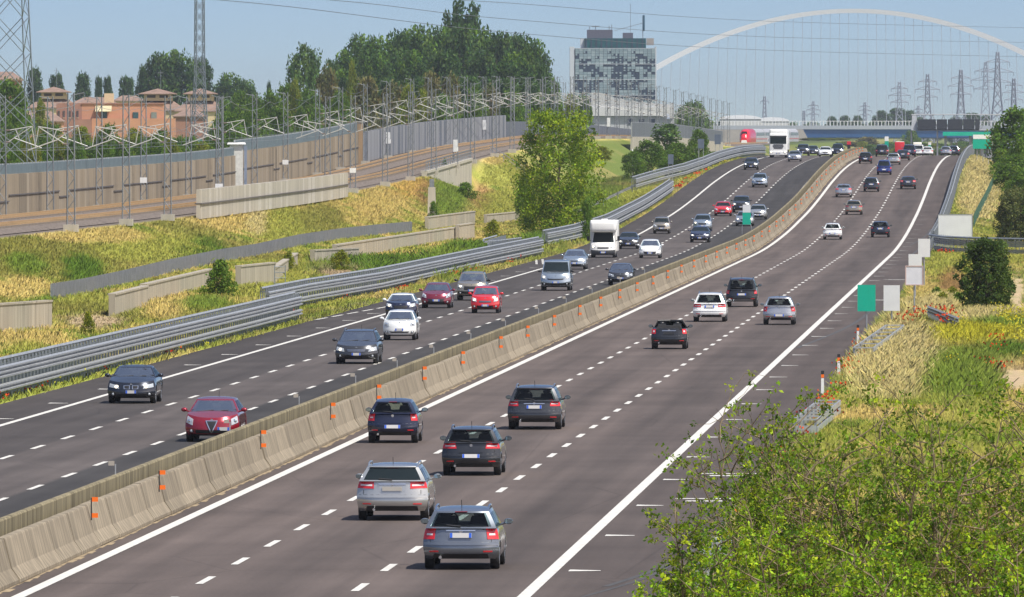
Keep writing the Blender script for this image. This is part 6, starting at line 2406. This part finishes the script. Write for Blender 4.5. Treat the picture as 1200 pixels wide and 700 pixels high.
terr = mat('terracotta render', (.48, .24, .145), .85, var=.08, scale=.5)
terr_d = mat('brown and shaded render', (.30, .155, .115), .85, var=.08, scale=.5)  # terracotta darkened for the gable's shade; also plain brown on parapet and another house
cream = mat('cream render', (.60, .47, .28), .8, var=.06)
tile_m = mat('roof tiles', (.235, .155, .118), .85, var=.22, scale=.9)
shut = mat('dark shutter', (.07, .055, .05), .7)
teal_w = mat('teal window', (.03, .08, .09), .3)
D = 2300
k = D / F
b = at(130, 160, D)
gz = 3.0
e = empty('terracotta_house', (b.x, b.y, gz), PSI, 'flat roofed terracotta house with a gable wall toned brown as shade, and an awning', 'house')
X = lambda x: (x - 130) * k
Zy = lambda y: HC - (y - 150) * k - gz
MB().box(((X(96) + X(192)) / 2, 6, Zy(122) / 2), (X(192) - X(96), 12, Zy(122))).build('upper_block', terr, e)
MB().box(((X(108) + X(205)) / 2, 1.5, Zy(139) / 2), (X(205) - X(108), 7, Zy(139))).build('lower_block', terr, e)
MB().box(((X(66) + X(96)) / 2, 5, Zy(121) / 2), (X(96) - X(66) - .02, 10, Zy(121))).build('shade_toned_wing', terr_d, e)  # shade of wing and base is put into the render colour
MB().box(((X(66) + X(107.8)) / 2, 1.0, Zy(140) / 2), (X(107.8) - X(66), 7.4, Zy(140))).build('shade_toned_base', terr_d, e)
for x in (69, 75, 82, 86.5, 91):
    o = MB().box((X(x), -.03, Zy(134)), (2.2 * k, .2, 8 * k)).build('window', shut, e)
    MB().box((X(x), -.1, Zy(138.4)), (2.8 * k, .25, .12)).build('sill', cream, o)
o = MB().box((X(122), -.05, Zy(134)), (7 * k, .2, 9 * k)).build('window', teal_w, e)
MB().box((X(122), -.12, Zy(139)), (8 * k, .3, .12)).build('sill', cream, o)
s = MB()
s.add([(X(112), -.05, Zy(124)), (X(131), -.05, Zy(124)), (X(131), -1.8, Zy(130.5)), (X(112), -1.8, Zy(130.5)), (X(112), -.05, Zy(124.6)), (X(131), -.05, Zy(124.6)), (X(131), -1.8, Zy(131)), (X(112), -1.8, Zy(131))], [(0, 1, 2, 3), (7, 6, 5, 4), (3, 2, 6, 7), (0, 3, 7, 4), (1, 5, 6, 2)])
s.build('awning', mat('straw awning', (.52, .45, .28), .8), e)
for (x, m) in ((159, teal_w), (180.5, mat('glass greenish', (.18, .22, .19), .3))):
    o = MB().box((X(x), -.05, Zy(135.5)), (6.5 * k, .25, 7.5 * k)).build('window', m, e)
    MB().box((X(x), -.2, Zy(139.5)), (7.5 * k, .2, .12)).build('sill', cream, o)
MB().box((X(126.5), 7, Zy(116)), (11 * k, 2.2, 13 * k)).build('chimney', cream, e)
MB().box((0 + X(144), 6, Zy(121.4)), (X(192) - X(95), 12.4, .25)).build('parapet', terr_d, e)


def tiled_house(x, w, yridge, yeave, D, label, turret=True, wall=cream, depth=12, gz=3.0, name='tiled_house'):
    k = D / F
    b = at(x, yeave, D)
    e = empty(name, (b.x, b.y, gz), PSI, label, 'house')
    ze, zr_ = b.z - gz, HC - (yridge - 150) * k - gz
    W2, dp = w * k / 2, depth / 2
    MB().box((0, dp, ze / 2), (2 * W2 * .94, depth * .94, ze)).build('wall', wall, e)
    s = MB()
    s.add([(-W2, 0, ze), (W2, 0, ze), (W2, depth, ze), (-W2, depth, ze), (-W2 * .45, dp, zr_), (W2 * .45, dp, zr_), (-W2, 0, ze - .25), (W2, 0, ze - .25), (W2, depth, ze - .25), (-W2, depth, ze - .25)],
          [(0, 1, 5, 4), (1, 2, 5), (2, 3, 4, 5), (3, 0, 4), (0, 6, 7, 1), (1, 7, 8, 2), (2, 8, 9, 3), (3, 9, 6, 0), (9, 8, 7, 6)])
    rf = s.build('roof', tile_m, e)
    if turret:
        t = MB().box((0, dp, zr_ + .35), (W2 * .95, depth * .4, 1.5)).build('turret_wall', cream, e)
        MB().box((-W2 * .22, dp - depth * .2 - .03, zr_ + .5), (W2 * .3, .1, .55)).build('window', shut, t)
        MB().box((W2 * .22, dp - depth * .2 - .03, zr_ + .5), (W2 * .3, .1, .55)).build('window', shut, t)
        s = MB()
        q = zr_ + 1.1
        a, bb = W2 * .68, depth * .3
        s.add([(-a, dp - bb, q), (a, dp - bb, q), (a, dp + bb, q), (-a, dp + bb, q), (0, dp, q + 1.1), (-a, dp - bb, q - .15), (a, dp - bb, q - .15), (a, dp + bb, q - .15), (-a, dp + bb, q - .15)],
              [(0, 1, 4), (1, 2, 4), (2, 3, 4), (3, 0, 4), (0, 5, 6, 1), (1, 6, 7, 2), (2, 7, 8, 3), (3, 8, 5, 0), (8, 7, 6, 5)])
        s.build('turret_roof', tile_m, e)
        MB().box((W2 * .5, dp * .7, zr_ + .1), (.5, .5, 1.2)).build('chimney', cream, e)
        MB().tube([(W2 * .1, dp, q + 1), (W2 * .1, dp, q + 5)], .05, 4).tube([(W2 * .1 - .6, dp, q + 4.4), (W2 * .1 + .6, dp, q + 4.4)], .04, 4).build('aerial', greyd, e)
    return e


tiled_house(62, 60, 114, 126, 2450, 'tiled house with a roof turret beside the big lattice tower')
tiled_house(110, 56, 114, 122, 2600, 'low long tiled roof behind the terracotta house, without turret', turret=False)
tiled_house(184, 66, 116, 129, 2480, 'tiled house with roof turret behind the end of the terracotta house')
tiled_house(234, 60, 116, 130, 2460, 'tiled house with roof turret behind the tall slim tower')
tiled_house(44, 60, 130, 142, 2250, 'small terracotta cottage with a red roof in front of the turret houses', turret=False, wall=terr)
tiled_house(222, 40, 130, 136, 2380, 'brick coloured annex next to the terracotta house', turret=False, wall=mat('brick annex', (.33, .17, .12), .9))
tiled_house(150, 36, 112, 118, 2700, 'distant tiled roof peeping above the flat terracotta roof', turret=False)
tiled_house(4, 40, 84, 93, 2100, 'dark roofed house between the legs of the big lattice tower', turret=False, wall=terr_d)
q = at(215, 167, 1750)
o = MB().box((0, 0, 0), (5.6, .2, 1.1)).build('green_panel', mat('green tarp', (.03, .26, .20), .7), None, None, (q.x, q.y, q.z))
tag(o, 'short green panel fence at the foot of the slim tower', 'fence')


# ------------------------------------------------------------------ lattice towers, pylons and cables
lat_m = mat('lattice steel', (.20, .225, .26), .5, metal=.3, var=.1)
lat_d = mat('painted lattice steel', (.24, .26, .32), .6, var=.1)


def lattice_tower(name, loc, H, w0, w1, n, r, label, knee=None, m=None, arms=(), cat='lattice tower', rz=0.3):
    e = empty(name, loc, rz, label, cat)
    kz, kw = knee or (0, w0)

    def wid(z):
        if knee and z < kz:
            return lerp(w0, kw, z / kz) / 2
        return lerp(kw if knee else w0, w1, (z - (kz if knee else 0)) / (H - (kz if knee else 0))) / 2
    s, d = MB(), MB()
    zs = [H * (1 - (1 - i / n) ** 1.25) for i in range(n + 1)]
    for sx in (-1, 1):
        for sy in (-1, 1):
            s.tube([(sx * wid(z), sy * wid(z), z) for z in zs], r * 1.5, 4)
    for i in range(n):
        a, b = wid(zs[i]), wid(zs[i + 1])
        for (p, q_) in (((-1, -1), (1, -1)), ((1, -1), (1, 1)), ((1, 1), (-1, 1)), ((-1, 1), (-1, -1))):
            d.tube([(p[0] * a, p[1] * a, zs[i]), (q_[0] * b, q_[1] * b, zs[i + 1])], r, 4)
            d.tube([(q_[0] * a, q_[1] * a, zs[i]), (p[0] * b, p[1] * b, zs[i + 1])], r, 4)
    s.build('leg_frame', m or lat_m, e)
    d.build('bracing', m or lat_m, e)
    for (z, w) in arms:
        a = MB()
        for sx in (-1, 1):
            a.tube([(0, 0, z), (sx * w, 0, z)], r * 1.1, 4)
            a.tube([(0, 0, z + w * .28), (sx * w, 0, z)], r, 4)
            a.tube([(sx * w, 0, z), (sx * w, 0, z - 1.6)], r * .9, 4)
        a.build('cross_arm', m or lat_m, e)
    return e


q = at(12, 150, 1150)
lattice_tower('lattice_tower', (q.x, q.y, 3.0), 46, 4.6, .9, 15, .042, 'big wide legged lattice tower cut by the picture edge', arms=((40, 5), (34, 6)))
q = at(234, 150, 1650)
lattice_tower('lattice_tower', (q.x, q.y, 3.0), 46, 2.5, .85, 34, .045, 'tall slim lattice tower rising beside the tiled houses', knee=(15, 1.25), arms=((43, 4),))
for i, (x, yt, yb, D, lab) in enumerate(((1054, 96, 140, 5600, 'dark dense power pylon standing in front of the hazy trees'), (1087, 87, 143, 5400, 'power pylon with three pairs of arms left of the tall middle pair'), (1126, 82, 143, 5300, 'power pylon above the dark message boards, standing alone'),
                                         (1155, 73, 143, 5200, 'power pylon overlapped by the tallest pylon'), (1169, 61, 143, 5000, 'tallest power pylon of the row under the arch'), (1188, 92, 143, 5600, 'power pylon half hidden by the edge tree'),
                                         (953, 119, 146, 7400, 'faint hazy pylon between lorry and horizon trees'), (1013.5, 120, 146, 7500, 'faint small pylon in the middle under the arch'), (942, 130, 146, 7900, 'faintest tiny pylon near the bridge abutment'), (1076, 124, 146, 7600, 'faint pylon behind the hazy tree clump'), (896, 113, 150, 7000, 'hazy lattice mast above the white lorry'))):
    q = at(x, yb, D)
    H = (yb - yt) * D / F + q.z
    lattice_tower('power_pylon', (q.x, q.y, 0), H, H * .19, 1.1, 11, .13 if D < 6000 else .16, lab, knee=(H * .55, H * .07), m=lat_d, arms=((H * .70, H * .13), (H * .80, H * .16), (H * .90, H * .12)) if x not in (942, 896) else ((H * .9, H * .08),), cat='pylon', rz=.1 * (i % 3))
cab_m = mat('power line', (.10, .11, .13), .6)
for (pts, lab) in ((((-60, -52, 1100), (380, -9, 1350), (600, 4, 1650), (900, 25, 2300), (1260, 34, 3100)), 'topmost of the three power lines crossing the sky'), (((-60, -28, 1100), (385, 0, 1350), (600, 23, 1650), (900, 43.5, 2300), (1260, 51, 3100)), 'middle one of the three power lines crossing the sky'),
                   (((-60, -22, 1100), (300, 4, 1300), (600, 38.5, 1650), (900, 59, 2300), (1260, 68, 3100)), 'lowest of the three power lines crossing the sky')):
    P = [at(*p) for p in pts]
    fine = []
    for i in range(len(P) - 1):
        p0, p1, p2, p3 = P[max(0, i - 1)], P[i], P[i + 1], P[min(len(P) - 1, i + 2)]
        for j in range(8):
            t = j / 8
            fine.append(.5 * ((2 * p1) + (p2 - p0) * t + (2 * p0 - 5 * p1 + 4 * p2 - p3) * t * t + (3 * p1 - p0 - 3 * p2 + p3) * t ** 3))
    fine.append(P[-1])
    tag(MB().tube(fine, .035, 4).build('power_line', cab_m), lab, 'cable')

# ------------------------------------------------------------------ arch bridge
D = 4680
k = D / F
c = at(1000, 150, D)
e = empty('arch_bridge', (c.x, c.y, 0), PSI, 'white steel arch bridge with fine hangers and a dark blue deck underside', 'bridge')
arch_w = mat('white arch steel', (.80, .80, .82), .4, var=.04)
half, rise, zd = 327 * k, 133 * k, HC + 4 * k
apts = [(half * (-1 + 2 * i / 80), 0, zd + rise * (1 - (-1 + 2 * i / 80) ** 2)) for i in range(81)]
s = MB()
rows = []
for i, p in enumerate(apts):
    t = Vector(apts[min(i + 1, 80)]) - Vector(apts[max(i - 1, 0)])
    n = Vector((-t.z, 0, t.x)).normalized()
    w = .85 + .3 * abs(i / 40 - 1)
    P = Vector(p)
    rows.append([P + n * w + Vector((0, -.9, 0)), P + n * w + Vector((0, .9, 0)), P - n * w + Vector((0, .6, 0)), P - n * w + Vector((0, -.6, 0)), P + n * w + Vector((0, -.9, 0))])
s.grid(rows)
me = s.mesh('arch', arch_w)
recalc(me)
link('arch', me, e)
han = MB().tube([(0, 0, 0), (0, 0, 1)], .075, 4).mesh('hanger', mat('hanger cable', (.42, .43, .46), .5))
for i in range(2, 58):
    x = half * (-1 + 2 * i / 59)
    zz = zd + rise * (1 - (x / half) ** 2) - 1.0
    o = link('hanger', han, e, (x, 0, zd - 1))
    o.scale = (1, 1, zz - zd + 1)
    o.rotation_euler = (0, -.02 * x / half * 3, 0)
grey_deck = mat('deck fascia', (.36, .39, .42), .6, var=.06)
blue_deck = mat('blue deck soffit', (.025, .11, .30), .5, var=.12, scale=.1)
s = MB()
s.box((0, 0, zd - 1.2), (700 * k, 26, 1.5))
s.build('deck', grey_deck, e)
s = MB()
n = 60
rows = []
for i in range(n + 1):
    x = (-350 + 700 * i / n) * k
    rows.append([(x, -12.6, zd - 1.9), (x, -12.0, zd - 5.2), (x, 0, zd - 5.6), (x, 10, zd - 4.4), (x, 12, zd - 2.0)])
s.grid(rows)
s.build('deck_soffit', blue_deck, e)
s = MB()
for i in range(170):
    s.box(((-340 + 4 * i) * k, -12.7, zd + .45), (.25, .15, 1.9))
s.box((0, -12.7, zd + 1.3), (700 * k, .12, .18))
s.build('parapet_rail', whitep, e)
for x in (-52, 330):
    MB().box((x * k, 0, (zd - 5) / 2), (2.5, 22, zd - 5)).build('pier', wall_l, e)
s = MB()
xs_ = [(-350, 4), (-62, 4), (-56, 9), (-44, 34)]
s.add([(-345 * k, -13.2, 0), (-44 * k, -13.2, 0), (-60 * k, -13.2, zd - 2), (-345 * k, -13.2, zd - 2), (-345 * k, 13.2, 0), (-44 * k, 13.2, 0), (-60 * k, 13.2, zd - 2), (-345 * k, 13.2, zd - 2)], [(0, 1, 2, 3), (5, 4, 7, 6), (3, 2, 6, 7), (1, 5, 6, 2), (0, 3, 7, 4)])
s.build('abutment', mat('abutment concrete', (.36, .33, .29), .9, var=.1, scale=.3), e)
# white service tents / sheds on the skyline by the bridge
for (x, y, w, h, D, lab) in ((868, 140, 50, 9, 5200, 'low white shed with a rounded roof on the skyline behind the train'), (905, 141, 40, 6, 5300, 'flat white shed on the skyline above the lorry')):
    kk = D / F
    q = at(x, y, D)
    ee = empty('white_shed', (q.x, q.y, 0), PSI, lab, 'shed')
    W2 = w * kk / 2
    top_ = HC - (y - h / 2 - 150) * kk
    MB().box((0, 6, (top_ - 1.5) / 2), (W2 * 1.9, 12, top_ - 1.5)).build('wall', wb_m, ee)
    s = MB()
    rows = []
    for i in range(13):
        a = math.pi * i / 12
        rows.append([(-W2 * math.cos(a), -.3, top_ - 1.6 + 1.8 * math.sin(a)), (-W2 * math.cos(a), 12.3, top_ - 1.6 + 1.8 * math.sin(a))])
    s.grid(rows)
    s.add([r[0] for r in rows], [tuple(range(13))])
    s.build('roof', arch_w, ee)

# sandy path and its green fence right of the dry slope
s = MB()
rows = []
for (x, y, w) in ((1200, 420, 30), (1196, 380, 16), (1194, 340, 12)):
    pass
for (xa, xb, y) in ((1146, 1170, 262), (1150, 1170, 240), (1158, 1172, 215), (1166, 1174, 195)):
    a, b2 = ground_at(xa, y), ground_at(xb, y)
    rows.append([a + Vector((0, 0, .03)), b2 + Vector((0, 0, .03))])
s.grid(rows)
tag(s.build('path', mat('pale path', (.46, .38, .31), .95, var=.12)), kind='structure')
pts = [ground_at(x, y) for x, y in ((1141, 268), (1147, 255), (1156, 238), (1164, 220), (1170, 205))]
e = empty('mesh_fence', pts[0], 0, 'green wire mesh fence along the sandy path below the dry slope', 'fence')
s, pz = MB(), MB()
gfm = mat('green fence wire', (.05, .12, .08), .6)
for a, b2 in zip(pts[:-1], pts[1:]):
    n = max(1, int((b2 - a).length / 3))
    for i in range(n):
        p, q2 = a + (b2 - a) * (i / n) - pts[0], a + (b2 - a) * ((i + 1) / n) - pts[0]
        pz.box((p.x, p.y, p.z + .7), (.1, .1, 1.5))
        for j in range(6):
            t = MB()
            s.tube([p + Vector((0, 0, .2 + .22 * j)), q2 + Vector((0, 0, .2 + .22 * j))], .022, 3)
        for j in range(5):
            m_p = p + (q2 - p) * (j / 5)
            s.tube([m_p + Vector((0, 0, .15)), m_p + Vector((0, 0, 1.35))], .02, 3)
s.build('wire_mesh', gfm, e)
pass

# ------------------------------------------------------------------ air
hz = bpy.data.materials.new('haze air')
hz.use_nodes = True
nt = hz.node_tree
nt.nodes.clear()
out = nt.nodes.new('ShaderNodeOutputMaterial')
vol = nt.nodes.new('ShaderNodeVolumePrincipled')
vol.inputs['Color'].default_value = (.80, .86, .93, 1)
vol.inputs['Density'].default_value = 4.5e-5
vol.inputs['Anisotropy'].default_value = .3
nt.links.new(vol.outputs['Volume'], out.inputs['Volume'])
hb = MB().box((0, 6800, 33.5), (9000, 14600, 73))
o = hb.build('haze', hz)
tag(o, kind='stuff')
